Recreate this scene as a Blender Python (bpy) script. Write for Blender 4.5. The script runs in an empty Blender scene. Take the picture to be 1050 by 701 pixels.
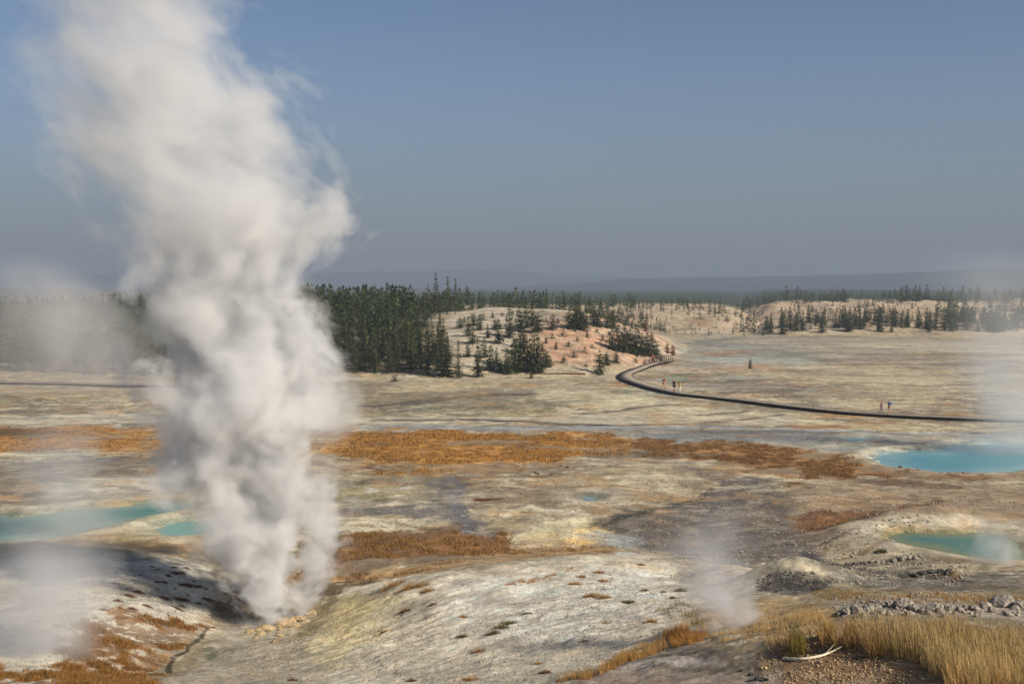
import bpy, bmesh, math, random
import numpy as np
from mathutils import Vector
random.seed(7); RNG = np.random.default_rng(11)
C = bpy.context.scene; COL = C.collection
R = math.radians
F0 = 1167.0; CAMZ = 16.4; PITCH = math.atan(56.5/F0)
SUN_AZ, SUN_EL = R(122), R(33)

# ------------------------------------------------------------------ helpers
def tag(o, label=None, cat=None, group=None, kind=None):
    if label: o['label'] = label
    if cat: o['category'] = cat
    if group: o['group'] = group
    if kind: o['kind'] = kind
    return o
def link(o, parent=None):
    COL.objects.link(o)
    if parent: o.parent = parent
    return o
def empty(name, loc=(0,0,0), rz=0):
    o = bpy.data.objects.new(name, None); o.location = loc; o.rotation_euler = (0,0,rz); o.empty_display_size = .3
    return link(o)
def mesh_np(name, V, F, mat=None, smooth=False, cols=None):
    """V (n,3); F (m,3) or (m,4) arrays -> mesh data"""
    V = np.asarray(V, dtype=np.float32); F = np.asarray(F, dtype=np.int32)
    me = bpy.data.meshes.new(name)
    me.vertices.add(len(V)); me.vertices.foreach_set('co', V.ravel())
    k = F.shape[1]
    me.loops.add(F.size); me.loops.foreach_set('vertex_index', F.ravel())
    me.polygons.add(len(F))
    me.polygons.foreach_set('loop_start', np.arange(0, F.size, k, dtype=np.int32))
    me.polygons.foreach_set('loop_total', np.full(len(F), k, dtype=np.int32))
    me.update(calc_edges=True); me.validate()
    if smooth: me.polygons.foreach_set('use_smooth', np.ones(len(me.polygons), dtype=bool))
    if mat: me.materials.append(mat)
    if cols is not None:
        for nm, arr in cols.items():
            a = me.color_attributes.new(nm, 'FLOAT_COLOR', 'POINT')
            a.data.foreach_set('color', np.asarray(arr, dtype=np.float32).ravel())
    return me
def obj(name, me, parent=None, loc=None):
    o = bpy.data.objects.new(name, me)
    if loc is not None: o.location = loc
    return link(o, parent)
def lin(c):
    c = np.asarray(c, dtype=float)/255.0
    return np.where(c <= .04045, c/12.92, ((c+.055)/1.055)**2.4)
def L4(c): return (*[float(v) for v in lin(c)], 1.0)
def sstep(a, b, x):
    t = np.clip((x-a)/(b-a), 0, 1); return t*t*(3-2*t)

# ------------------------------------------------------------------ numpy noise
_P = np.random.default_rng(3).permutation(512).astype(np.int64); _P = np.concatenate([_P, _P, _P])
_GA = np.random.default_rng(4).uniform(0, 2*np.pi, 512)
_GX, _GY = np.cos(_GA), np.sin(_GA)
def perlin(x, y):
    xi = np.floor(x).astype(np.int64); yi = np.floor(y).astype(np.int64)
    xf = x-xi; yf = y-yi; xi &= 511; yi &= 511
    u = xf*xf*xf*(xf*(xf*6-15)+10); v = yf*yf*yf*(yf*(yf*6-15)+10)
    def g(ix, iy, dx, dy):
        h = _P[(_P[ix & 511]+iy) & 511]
        return _GX[h]*dx+_GY[h]*dy
    a = g(xi, yi, xf, yf); b = g(xi+1, yi, xf-1, yf); c = g(xi, yi+1, xf, yf-1); d = g(xi+1, yi+1, xf-1, yf-1)
    return (a+u*(b-a)+v*((c+u*(d-c))-(a+u*(b-a))))*1.5
def fbm(x, y, s, o=4, seed=0, gain=.5):
    """about -1..1; s = size of the largest feature in metres"""
    r = 0; amp = 1; tot = 0; f = 1.0/s
    for k in range(o):
        r = r+amp*perlin(x*f+seed*17.3+k*5.7, y*f-seed*9.1+k*3.3); tot += amp*amp; amp *= gain; f *= 2.03
    return r/math.sqrt(tot)

# ------------------------------------------------------------------ where a sight line at photo column/row meets depth Y
_c, _s = math.cos(PITCH), math.sin(PITCH)
def ray(px, py):
    dx = (np.asarray(px, float)-525)/F0; dz = (350.5-np.asarray(py, float))/F0
    fy = _c+dz*_s; fz = -_s+dz*_c
    return dx/fy, fz/fy
def at(px, py, Y):
    a, b = ray(px, py); return np.array([a*Y, Y, CAMZ+b*Y])

# ------------------------------------------------------------------ terrain
CTRL = [ # column, row, depth
 (280,690,42.5),(400,690,38),(500,690,36),(575,690,33.5),(640,688,31),(680,685,30),(720,670,31),(760,690,27.5),(800,670,28),(860,690,25),(950,690,24),(1040,690,23.5),(1100,690,23.5),
 (820,640,31),(900,640,30),(980,640,29.5),(1060,640,29),(780,650,34),(740,650,36),(860,625,34),(940,622,34),(1030,622,34.5),(1100,622,34.5),
 (850,610,43),(930,608,42),(1000,611,40),(1040,600,50),(1100,600,50),(980,590,55),(900,595,55),(900,572,63),(830,578,61),(780,583,59),(760,604,51),(800,603,49),(865,597,53),
 (740,620,45),(700,600,52),(690,585,58),(640,571,60.5),(560,573,60),(500,583,58),(420,600,56.5),(600,620,47),(540,630,45.5),(600,650,40.5),(500,655,41.5),(450,640,46.5),(380,640,50),(390,618,54),(660,640,41),(640,665,36.5),(690,655,36.5),
 (330,665,47),(340,640,53),(305,650,54),(280,641,56.5),(318,634,58),(348,612,60.5),(335,598,63),(225,640,56),(200,655,51.5),(240,665,49.5),(160,688,46.3),(215,690,44.5),(185,668,48.6),
 (130,670,45.5),(60,640,47.5),(30,690,41),(100,690,43),(0,600,57),(100,605,56),(150,622,53),(60,562,67.5),(120,567,65.5),(180,577,63),(215,597,60.8),(215,625,57.5),(250,600,63),(280,600,64),(-60,600,57),(-60,690,41),(-60,640,48),
 (300,575,68.5),(400,570,69.5),(500,565,70.8),(600,560,72.2),(700,560,72),(750,560,70.5),(820,560,69),(240,580,67),(0,560,70.5),(100,552,74),(200,552,74.3),(-60,560,71),
 (900,556,67.5),(960,563,65),(1030,572,62.5),(1090,572,62),(980,549,69),(925,529,73.5),(960,527,73),(880,540,72.5),(850,536,77),(850,522,83),(870,502,90),(960,505,88),(1020,520,80),(1080,520,80),(830,482,101),(900,493,96),(980,492,96),(1060,492,96),
 (780,520,84),(720,520,84.5),(720,500,92.8)]
_cx = []
for px, py, Y in CTRL: _cx.append(at(px, py, Y))
for x in (-75,-60,-45,-30,-15,0,15,30,45,60,75,90):
    for Y in (98,108,120):
        if Y == 98 and x > 15: continue
        _cx.append(np.array([x, Y, 0.0]))
for Y, xs in ((84,(-55,-40,-25,-10,5)),(78,(-50,-38,-25,-12,0,10))):
    for x in xs: _cx.append(np.array([x, Y, 0.0]))
for x, Y, z in ((-30,30,3.5),(-20,25,5),(-10,22,6.6),(-3,20,8),(4,17,9.5),(12,14,10.6),(-8,12,10),(0,8,12.4),(8,6,13.5),(-20,8,9),(-30,10,7),(25,12,11),(30,20,9.5),(0,0,14.8),(0,-20,16),(-30,-20,12),(30,-20,16),(45,10,12),(40,30,8.5),(45,60,3.5),(55,80,1.5),(-45,45,1.6),(-50,65,.6),(-45,20,3.5),(-15,32,4.0),(-6,28,5.6)):
    _cx.append(np.array([x, Y, z], float))
_cx = np.array(_cx); CX = _cx[:, :2]; CZv = _cx[:, 2]
def _phi(r2): return .5*r2*np.log(r2+1e-9)
_n = len(CX)
_A = np.zeros((_n+3, _n+3)); _d2 = ((CX[:, None]-CX[None])**2).sum(-1)
_A[:_n, :_n] = _phi(_d2)+np.eye(_n)*3.0
_A[:_n, _n] = 1; _A[:_n, _n+1:] = CX; _A[_n, :_n] = 1; _A[_n+1:, :_n] = CX.T
_W = np.linalg.solve(_A, np.concatenate([CZv, np.zeros(3)]))
def near_z(x, y):
    out = np.zeros(x.shape)
    fl_x, fl_y = x.ravel(), y.ravel(); o = out.ravel()
    for i in range(0, len(fl_x), 40000):
        a = fl_x[i:i+40000]; b = fl_y[i:i+40000]
        r2 = (a[:, None]-CX[None, :, 0])**2+(b[:, None]-CX[None, :, 1])**2
        o[i:i+40000] = _phi(r2)@_W[:_n]+_W[_n]+_W[_n+1]*a+_W[_n+2]*b
    return o.reshape(x.shape)
def bump(x, y, px, py, Y, h, ru, rv, ang=0):
    p = at(px, py, Y); dx = x-p[0]; dy = y-p[1]; c, s = math.cos(ang), math.sin(ang)
    u = (dx*c+dy*s)/ru; v = (-dx*s+dy*c)/rv
    return h*np.exp(-(u*u+v*v))
def far_z(x, y):
    u = 525+F0*x/np.maximum(y, 30)
    n1 = fbm(x, y, 60, 4, 5); n2 = fbm(x, y, 18, 3, 6)
    uu = u+n2*6
    base = np.interp(uu, [-900,-300,560,600,640,680,705], [196,200,204,206,215,238,290])
    crest = np.interp(uu, [-900,-300,100,250,420,470,500,560,600,640,670,692,712], [4,6.5,7.6,10.0,9.9,9.9,10.6,10.6,9.6,7.0,4.3,1.5,0])
    cy = np.interp(uu, [-900,420,470,560,640,700], [300,300,285,280,272,300])
    t = (y-base)/(cy-base)
    prof = np.where(t < 1, np.sin(np.clip(t, 0, 1)*np.pi/2)**1.15, 1-sstep(1.1, 2.2, t)*.55)
    h1 = crest*prof*(1+.10*n1)+np.where(t > 0, np.clip(t, 0, .25)*4, 0)*n2*.5*(crest > .5)
    # second low rise, middle distance
    e2 = sstep(380, 440, uu)*(1-sstep(730, 805, uu))
    b2 = 368+10*n1
    h2 = 7.6*e2*sstep(0, 1, (y-b2)/85)*(1+.12*n1)+e2*n2*.7*sstep(0, 25, y-b2)
    # right-hand rises
    e3 = sstep(760, 800, uu+n1*10)
    h3 = e3*3.2*sstep(372, 405, y+n1*6)*(1+.3*n2)+(5.8*sstep(725, 775, uu))*sstep(445, 530, y+n1*12)*(1+.1*n1)+e3*n2*.6*sstep(380, 400, y)
    h3 *= 1
    hh = np.maximum(np.maximum(h1, h2), h3)
    far = sstep(560, 700, y)*(1.5*sstep(640, 560, uu)+6.0*sstep(755, 810, uu))+sstep(1500, 4000, y)*6+sstep(700, 1200, y)*np.maximum(0, fbm(x, y, 420, 3, 77))*9
    back = 16*sstep(30, -60, y)
    return np.maximum(np.maximum(hh, far), 0)
def micro(x, y):
    d = np.hypot(x, y)
    w = sstep(150, 60, d)
    m = (fbm(x, y, 7, 3, 21)*.18+fbm(x, y, 1.6, 5, 22, .6)*.085)*w
    # rills running down the left flank of the white mound
    a = x*.80+y*.60; b = -x*.60+y*.80
    p = at(385, 640, 49)
    wr = np.exp(-(((x-p[0])/6.5)**2+((y-p[1])/8)**2))
    m += wr*fbm(a*.22, b*1.5, 1.0, 4, 23, .6)*.14
    pr = at(600, 640, 42); wr2 = np.exp(-(((x-pr[0])/6)**2+((y-pr[1])/7)**2))
    m += wr2*fbm(a*.25, b*1.3, 1.1, 5, 24, .6)*.12
    m += fbm(x, y, 25, 3, 25)*.10*sstep(95, 130, y)*sstep(230, 180, y)
    return m
def terrain(x, y):
    x = np.asarray(x, float); y = np.asarray(y, float)
    z = np.zeros(x.shape); w = 1-sstep(98, 122, np.maximum(y, 0)); w = w*(1-sstep(95, 180, np.abs(x)))*(1-sstep(-60,-20,-y-0*x) if False else 1)
    nearm = (y < 125) & (y > -90) & (np.abs(x) < 185)
    if nearm.any():
        z[nearm] = near_z(x[nearm], y[nearm])*w[nearm]
    fm = y > 185
    if fm.any(): z[fm] += far_z(x[fm], y[fm])
    # local forms
    z += bump(x, y, 812, 598, 51.5, 1.35, 2.6, 1.6)      # dark gravel mound
    z += bump(x, y, 748, 590, 56, .7, 1.6, 1.6)
    z += bump(x, y, 925, 531, 73, .55, 6.5, 2.6, .1)     # pale bank behind green pool
    z -= bump(x, y, 860, 531, 79, .8, 4.5, 3)            # hollow
    z += bump(x, y, 870, 560, 67, .5, 3.5, 2.2)
    z -= bump(x, y, 945, 587, 56.5, .5, 2.2, .8)
    z -= bump(x, y, 1040, 545, 68, .9, 1.8, 2.0)
    z -= bump(x, y, 372, 588, 64.5, .5, 2.5, .8)
    z -= bump(x, y, 640, 452, 121, .5, 6, 5)
    # small stream bed left of the vent
    return z+micro(x, y)
def G(px, py):
    """ground point seen at photo column/row"""
    px = np.atleast_1d(np.asarray(px, float)); py = np.atleast_1d(np.asarray(py, float))
    a, b = ray(px, py)
    Ys = np.concatenate([np.arange(20, 130, .5), np.arange(130, 620, 2.0)])
    X = a[:, None]*Ys; Z = CAMZ+b[:, None]*Ys
    T = terrain(X, np.broadcast_to(Ys, X.shape))
    below = Z < T; hit = below.argmax(1); hit[~below.any(1)] = len(Ys)-1
    i = np.maximum(hit, 1); rr = np.arange(len(px))
    d0 = (Z-T)[rr, i-1]; d1 = (Z-T)[rr, i]
    f = np.clip(d0/np.maximum(d0-d1, 1e-6), 0, 1)
    Y = Ys[i-1]+(Ys[i]-Ys[i-1])*f
    return np.stack([a*Y, Y, terrain(a*Y, Y)], 1)

def poly_sd(P, x, y):
    """signed distance, positive inside"""
    d = np.full(x.shape, 1e18); ins = np.zeros(x.shape, bool); n = len(P)
    for i in range(n):
        x0, y0 = P[i]; x1, y1 = P[(i+1) % n]
        ex, ey = x1-x0, y1-y0; wx, wy = x-x0, y-y0
        t = np.clip((wx*ex+wy*ey)/(ex*ex+ey*ey+1e-12), 0, 1)
        d = np.minimum(d, (wx-ex*t)**2+(wy-ey*t)**2)
        c = ((y0 <= y) & (y1 > y)) | ((y1 <= y) & (y0 > y))
        xi = x0+(y-y0)/(y1-y0 if y1 != y0 else 1e-9)*ex
        ins ^= c & (x < xi)
    d = np.sqrt(d); return np.where(ins, d, -d)
def line_d(P, x, y):
    d = np.full(x.shape, 1e18)
    for i in range(len(P)-1):
        x0, y0 = P[i]; x1, y1 = P[i+1]
        ex, ey = x1-x0, y1-y0; wx, wy = x-x0, y-y0
        t = np.clip((wx*ex+wy*ey)/(ex*ex+ey*ey+1e-12), 0, 1)
        d = np.minimum(d, (wx-ex*t)**2+(wy-ey*t)**2)
    return np.sqrt(d)
def plan(pts):
    a = np.array(pts, float); return G(a[:, 0], a[:, 1])[:, :2]

# ------------------------------------------------------------------ pools
POOLS = [ # outline (columns/rows), deep colour, shallow colour
 dict(o=[(-60,524),(20,528),(60,525),(100,520),(150,516),(185,514),(200,517),(192,522),(175,527),(150,533),(125,539),(90,545),(50,550),(0,554),(-60,558)], d=(58,114,98), s=(120,140,116), nm='teal'),
 dict(o=[(160,542),(172,536),(190,534),(212,534),(225,539),(215,546),(182,549),(163,547)], d=(118,158,138), s=(132,156,138), nm='small pale'),
 dict(o=[(896,470),(908,465),(932,462),(962,461),(985,456),(1040,454),(1100,458),(1100,474),(1040,483),(1000,485),(960,484),(925,480),(903,475)], d=(72,136,144), s=(116,156,158), nm='blue'),
 dict(o=[(914,547),(930,544),(955,546),(985,549),(1012,552),(1035,560),(1060,572),(1020,573),(985,567),(955,561),(930,555),(917,552)], d=(66,108,90), s=(112,118,76), nm='green'),
 dict(o=[(866,450),(878,448.5),(890,449),(888,452),(872,452.5)], d=(84,142,152), s=(130,150,145), nm='tiny'),
 dict(o=[(597,509.5),(605,508),(613,509.5),(611,513),(600,513)], d=(120,150,150), s=(120,135,125), nm='tiny grey'),
]
for P in POOLS:
    g = G([p[0] for p in P['o']], [p[1] for p in P['o']])
    P['p'] = g[:, :2]; P['z'] = float(np.median(g[:, 2]))-.05
def terrain_full(x, y):
    z = terrain(x, y)
    for P in POOLS:
        p = P['p']; m = (x > p[:, 0].min()-9) & (x < p[:, 0].max()+9) & (y > p[:, 1].min()-9) & (y < p[:, 1].max()+9)
        if not m.any(): continue
        xs, ys = x[m], y[m]
        sd = poly_sd(p, xs, ys)+fbm(xs, ys, 3.0, 3, 41)*(.55 if len(P['nm']) < 6 else .25)
        tgt = P['z']-np.clip(sd*.22, -.45, .5)
        w = sstep(-5.5, -.2, sd); z[m] = z[m]*(1-w)+tgt*w
    return z
def gz(x, y): return float(terrain_full(np.array([x], float), np.array([y], float))[0])

# ------------------------------------------------------------------ ground sheet
ang = np.concatenate([np.linspace(-180, -36, 50)[:-1], np.linspace(-36, -25.5, 40)[:-1], np.linspace(-25.5, 25.5, 830), np.linspace(25.5, 36, 40)[1:], np.linspace(36, 180, 50)[1:-1]])
ang = np.radians(ang)
rad = [1.0]; 
while rad[-1] < 8800:
    Y = rad[-1]
    if Y < 20: d = .6
    elif Y < 62: d = .115
    elif Y < 180: d = min(1.2, max(.13, Y*Y/19139*.75))
    elif Y < 205: d = 1.1
    elif Y < 560: d = 1.5
    else: d = Y*.05
    rad.append(Y+d)
rad = np.array(rad)
A_, R_ = np.meshgrid(ang, rad)
GX_, GY_ = R_*np.sin(A_), R_*np.cos(A_)
gx, gy = GX_.ravel(), GY_.ravel()
gzv = terrain_full(gx, gy)
nR, nA = R_.shape
dist = np.hypot(gx, gy)

# colour of the ground itself
colr = np.zeros((len(gx), 3)); wet = np.zeros(len(gx)); grass_w = np.zeros(len(gx))
n_big = fbm(gx, gy, 22, 5, 51); n_mid = fbm(gx, gy, 6, 4, 52); n_sm = fbm(gx, gy, 1.7, 3, 53); n_vs = fbm(gx, gy, .5, 2, 54)
farw = sstep(70, 120, dist)
base = lin((172,154,122)); 
colr[:] = base
def mixc(w, c):
    global colr
    w = np.clip(w, 0, 1)[:, None]; colr = colr*(1-w)+(lin(c) if len(np.shape(c)) == 1 else c)*w
# broad mottling of the sinter flats
mixc(sstep(.05, .7, n_big+.4*n_mid)*.75, (128,118,98))
mixc(sstep(.15, .9, -n_big+.5*n_mid)*.8, (184,173,150))
mixc(sstep(.25, .8, fbm(gx, gy, 14, 4, 55)+.3*n_sm)*.6, (108,104,94))
mixc(sstep(.35, .9, fbm(gx, gy, 30, 4, 56)+.2*n_mid)*.55, (160,136,96))
nav = farw*sstep(230, 150, dist)
mixc(nav*sstep(.30, .75, fbm(gx*.55, gy, 9, 5, 57, .62))*.7, (104,108,88))
mixc(nav*sstep(.38, .8, fbm(gx*.55, gy, 7, 5, 58, .62))*.75, (198,188,166))
mixc(nav*sstep(.5, .9, fbm(gx, gy, 12, 4, 59))*.55, (168,120,80))
mixc((1-sstep(.02,.07,np.abs(fbm(gx*.7, gy, 26, 4, 60))))*sstep(110, 140, gy)*sstep(360, 200, gy)*.65, (88,84,74))

def region(pts, c, amp=1.5, soft=.6, op=1.0, ns=3.0, seed=0, gr=0.0, wt=0.0, tex=None):
    """a patch of the ground: outline given by what it borders in the photo, edge broken by noise in metres"""
    global grass_w, wet
    p = plan(pts); M = amp*2.2+soft*2
    m = np.nonzero((gx > p[:, 0].min()-M) & (gx < p[:, 0].max()+M) & (gy > p[:, 1].min()-M) & (gy < p[:, 1].max()+M))[0]
    if not len(m): return
    x, y = gx[m], gy[m]
    sd = poly_sd(p, x, y)+fbm(x, y, ns, 4, 70+seed, .6)*amp
    w = sstep(-soft, soft, sd)*op
    if tex is not None: # patchy inside
        w = w*sstep(tex-.35, tex+.35, fbm(x, y, ns*.8, 4, 90+seed, .65)+.0)
    w1 = w[:, None]; colr[m] = colr[m]*(1-w1)+lin(c)*w1
    if gr: grass_w[m] = np.maximum(grass_w[m]*(1-w if gr < 0 else 1), w*max(gr, 0))
    else: grass_w[m] *= (1-w*.85)
    wet[m] = wet[m]*(1-w)+wt*w
def stream(pts, c, wd, amp=.8, op=1.0, seed=0, wt=0.0, ns=6, soft=.5):
    p = plan(pts); M = wd+amp*3+2
    m = np.nonzero((gx > p[:, 0].min()-M) & (gx < p[:, 0].max()+M) & (gy > p[:, 1].min()-M) & (gy < p[:, 1].max()+M))[0]
    x, y = gx[m], gy[m]
    ox = fbm(x, y, ns, 3, 110+seed)*amp; oy = fbm(x, y, ns, 3, 130+seed)*amp
    d = line_d(p, x+ox, y+oy)
    w = (1-sstep(wd*(1-soft), wd*(1+soft), d*(1+.3*fbm(x, y, ns*.3, 2, 140+seed))))*op
    w1 = w[:, None]; colr[m] = colr[m]*(1-w1)+lin(c)*w1; wet[m] = np.maximum(wet[m]*(1-w), wt*w); grass_w[m] *= (1-w)

# crusts, stains and threads of run-off breaking up every surface
def crusts(kk):
    flat_w = (1-np.clip(grass_w*1.3, 0, 1))*(gy > 15)
    inpool = np.zeros(len(gx), bool)
    mid_w = flat_w*sstep(50, 68, dist)*sstep(260, 190, dist); near_w = flat_w*sstep(80, 62, dist)
    patchy = sstep(-.25, .35, fbm(gx*.6, gy, 24, 3, 220))
    mixc(kk*mid_w*patchy*sstep(.20, .30, fbm(gx*.55, gy, 3.2, 6, 201, .68))*.6, (218,204,172))
    mixc(kk*mid_w*(1-patchy)*sstep(.20, .38, fbm(gx*.6, gy, 3.6, 6, 202, .68))*.5, (118,96,68))
    mixc(kk*mid_w*sstep(.34, .46, fbm(gx*.6, gy, 2.0, 5, 203, .7))*.4, (94,86,74))
    mixc(kk*mid_w*sstep(.30, .5, fbm(gx, gy, 8, 5, 204, .6))*.5, (184,144,92))
    mixc(kk*mid_w*(1-sstep(.010, .032, np.abs(fbm(gx*.4, gy, 9, 5, 205, .55))))*sstep(-.2, .3, n_big)*.6, (74,66,56))
    mixc(kk*mid_w*(1-sstep(.008, .03, np.abs(fbm(gx*.4, gy, 7, 5, 206, .55))))*.4, (212,200,172))
    mixc(kk*near_w*sstep(.2, .5, fbm(gx, gy, 1.3, 6, 207, .75))*.18, (142,128,104))
    mixc(kk*near_w*sstep(.3, .55, fbm(gx, gy, 2.6, 5, 208, .65))*.28, (166,144,108))
    mixc(kk*near_w*sstep(.22, .45, fbm(gx, gy, .7, 5, 209, .75))*.4, (222,212,190))
    fw_ = flat_w*sstep(150, 200, dist)*sstep(380, 340, dist)
    mixc(kk*fw_*sstep(.15, .35, fbm(gx*.5, gy, 11, 6, 210, .6))*.45, (200,184,152))
    mixc(kk*fw_*sstep(.2, .4, fbm(gx*.5, gy, 15, 6, 211, .6))*.5, (112,98,80))
    mixc(kk*fw_*(1-sstep(.01, .035, np.abs(fbm(gx*.25, gy, 16, 5, 212, .55))))*.6, (84,78,68))
    mixc(kk*fw_*sstep(.3, .5, fbm(gx*.3, gy, 14, 5, 213, .6))*.45, (166,170,160))
crusts(1.0)
S = 0
CREAM, WHITE, OCHRE, RUST, GREY, TAN, DK = (196,186,162), (205,200,188), (178,130,64), (132,78,34), (128,122,112), (158,134,104), (82,76,68)
# --- far flats
region([(-60,396),(200,397),(380,392),(560,389),(620,388),(640,400),(600,412),(380,410),(-60,414)], (152,138,108), 4, 3, .7, 9, 1)
region([(360,388),(470,384),(560,386),(630,384),(640,389),(560,392),(400,395)], (180,166,138), 3, 2, .8, 8, 2)
region([(380,404),(470,400),(550,399),(620,405),(600,413),(500,419),(380,421)], (122,116,96), 4, 3, .75, 9, 3)
region([(-60,424),(380,426),(600,425),(700,422),(830,428),(860,433),(700,435),(400,436),(200,434),(-60,436)], (190,180,156), 3, 2, .85, 8, 4)
region([(640,402),(700,412),(760,417),(820,425),(740,432),(640,430),(600,415)], (184,172,142), 4, 2, .8, 8, 5)
region([(820,430),(900,434),(1000,437),(1020,441),(940,444),(860,440),(810,437)], (196,182,146), 3, 2, .85, 8, 6)
region([(-60,438),(380,437),(600,437),(740,439),(860,442),(900,446),(840,466),(740,456),(640,449),(380,440)], (142,138,128), 3, 2, .85, 8, 7, wt=.25)
region([(730,446),(800,443),(900,446),(1000,449),(1080,450),(1080,462),(980,462),(930,462),(896,466),(880,470),(850,464),(780,458)], (164,160,148), 2.5, 1.5, .9, 5, 8, wt=.25)
region([(640,445),(760,447),(800,452),(740,455),(660,450)], (138,142,140), 2, 1.5, .8, 7, 9, wt=.4)
region([(985,448),(1100,448),(1100,458),(1000,458)], (120,150,160), 2, 2, .7, 7, 10, wt=.5)
region([(730,342),(800,344),(900,348),(1100,349),(1100,356),(960,362),(860,368),(780,360),(700,352)], (150,142,128), 14, 8, .6, 20, 11, wt=.2)
region([(660,352),(720,348),(760,352),(820,356),(860,364),(790,370),(700,372),(680,362)], (142,144,132), 12, 6, .7, 12, 12, wt=.35)
region([(716,362),(745,359),(768,361),(760,366),(725,365)], (142,98,78), 8, 3, .8, 7, 13)
region([(722,377),(750,373),(786,374),(800,378),(760,379)], (176,136,108), 4, 2, .85, 6, 14)
region([(684,386),(706,381),(712,388),(700,394),(688,393)], (104,118,82), 2, 2, .8, 6, 15)
region([(706,386),(718,384),(720,388),(710,390)], (150,96,66), 1.5, 1, .8, 6, 16)
region([(705,396),(760,392),(830,394),(820,400),(740,402)], (128,112,104), 3, 2, .8, 7, 17)
region([(622,392),(640,391),(642,395),(625,396)], (150,108,74), 1.5, 1, .8, 4, 18)
region([(640,398),(668,397),(664,402),(640,406),(600,412),(560,424),(380,428),(380,426),(540,422)], (106,116,76), 1.5, 1.5, .55, 6, 19)
region([(780,380),(900,376),(1050,380),(1080,400),(960,410),(850,404)], (172,158,128), 7, 4, .75, 16, 20)
region([(920,412),(1060,408),(1080,428),(960,426),(920,420)], (132,118,98), 4, 3, .8, 8, 21, tex=-.1)
region([(850,414),(900,410),(960,410),(940,416),(890,420)], (196,182,148), 3, 2, .8, 8, 22)
region([(-60,405),(50,408),(90,414),(60,424),(-60,424)], (104,98,82), 5, 3, .7, 10, 23, tex=.0)
region([(880,433),(920,431),(930,435),(890,436)], (150,92,46), 2, 1.5, .7, 4, 24, gr=.4)
region([(800,436),(860,435),(870,438),(810,439)], (150,96,50), 2, 1.5, .8, 4, 25, gr=.4)
region([(455,402),(510,400),(545,403),(500,407)], (140,116,100), 5, 3, .6, 6, 26)
region([(560,398),(640,404),(700,414),(760,421),(700,423),(620,420),(540,410)], (206,194,160), 3, 1.2, .75, 6, 230)
region([(400,396),(470,393),(520,395),(470,400),(400,402)], (198,182,146), 3, 1.2, .7, 6, 231)
region([(690,408),(780,414),(850,424),(790,424),(720,417)], (120,110,92), 2.5, 1, .6, 5, 232)
region([(840,386),(930,382),(1000,388),(950,396),(870,396)], (196,182,150), 6, 2, .7, 9, 233)
region([(780,368),(860,364),(960,366),(1060,372),(980,376),(860,374)], (134,124,108), 8, 3, .65, 14, 234)
region([(700,368),(780,366),(850,370),(790,374),(720,374)], (166,170,158), 6, 2, .7, 9, 235, wt=.3)
region([(860,352),(960,350),(1060,354),(1060,362),(940,360)], (186,174,148), 10, 4, .7, 18, 236)
region([(380,418),(470,414),(560,409),(600,414),(520,421),(400,425)], (126,120,96), 3, 1.5, .6, 6, 237)
region([(700,441),(790,440),(880,443),(880,446),(800,444),(720,446)], (108,104,98), 2, 1, .6, 5, 238, wt=.3)
# --- ochre meadow
region([(-60,438),(40,437),(150,438),(160,462),(60,463),(-60,462)], OCHRE, 4.2, 2.0, .95, 6, 30, gr=1)
region([(150,438),(340,441),(340,462),(160,462)], OCHRE, 4.2, 2.0, .9, 6, 31, gr=1)
region([(320,441),(370,440),(450,441),(560,444),(620,447),(640,452),(628,458),(640,464),(620,468),(575,470),(545,480),(520,488),(480,488),(430,482),(380,474),(330,464)], OCHRE, 4.5, 1.8, .97, 5, 32, gr=1)
region([(440,452),(520,450),(545,453),(520,457),(460,457)], (128,112,92), 1.5, .8, .75, 4, 33)
region([(350,470),(420,482),(480,489),(530,490),(560,486),(550,493),(500,499),(440,492),(380,482)], (110,74,44), 1.6, .8, .75, 3, 34, gr=.5, tex=.0)
region([(612,447),(700,452),(780,456),(850,464),(920,476),(1000,486),(990,492),(900,487),(860,490),(818,500),(800,488),(750,478),(690,466),(630,460)], (156,112,62), 3.8, 1.8, .9, 5, 35, gr=.85)
region([(720,465),(800,468),(830,478),(790,480),(740,476)], (128,98,64), 2, .8, .8, 3, 36, gr=.5, tex=-.05)
region([(600,462),(700,462),(730,468),(660,470),(610,470)], (112,98,80), 1.5, .8, .8, 4, 37, gr=.2)
region([(500,478),(640,471),(700,475),(720,486),(640,480),(560,486)], (148,130,108), 1.6, 1, .7, 4, 38)
region([(800,484),(850,488),(900,490),(1000,494),(1060,494),(1060,486),(1000,486)], (122,90,60), 1.5, .8, .8, 4, 39, gr=.35)
# --- middle flats
region([(330,492),(420,490),(520,500),(560,510),(540,520),(440,520),(330,520)], (150,140,116), 2.2, 1, .8, 5, 40)
region([(340,500),(400,498),(430,505),(400,512),(350,508)], (176,162,112), 1.5, .8, .5, 3, 41)
region([(330,514),(400,508),(450,516),(470,528),(440,538),(380,545),(330,548)], (200,190,166), 1.8, .5, .95, 2.6, 42, tex=.12)
region([(370,500),(420,500),(410,506),(372,505)], (205,198,182), 1.0, .4, .9, 2, 43, tex=.05)
region([(420,495),(465,493),(480,502),(478,520),(500,540),(520,552),(490,555),(466,548),(452,530),(380,528),(330,530),(330,524),(400,520),(440,514),(452,503)], (118,112,104), 1.2, .6, .9, 3, 44, wt=.35)
region([(480,500),(560,495),(660,490),(700,500),(690,515),(620,525),(560,522),(490,520)], (150,130,104), 2.2, 1, .85, 5, 45)
region([(600,480),(660,478),(710,485),(726,498),(716,508),(670,516),(610,512),(590,500)], (166,148,118), 2, 1, .9, 5, 46)
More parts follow.
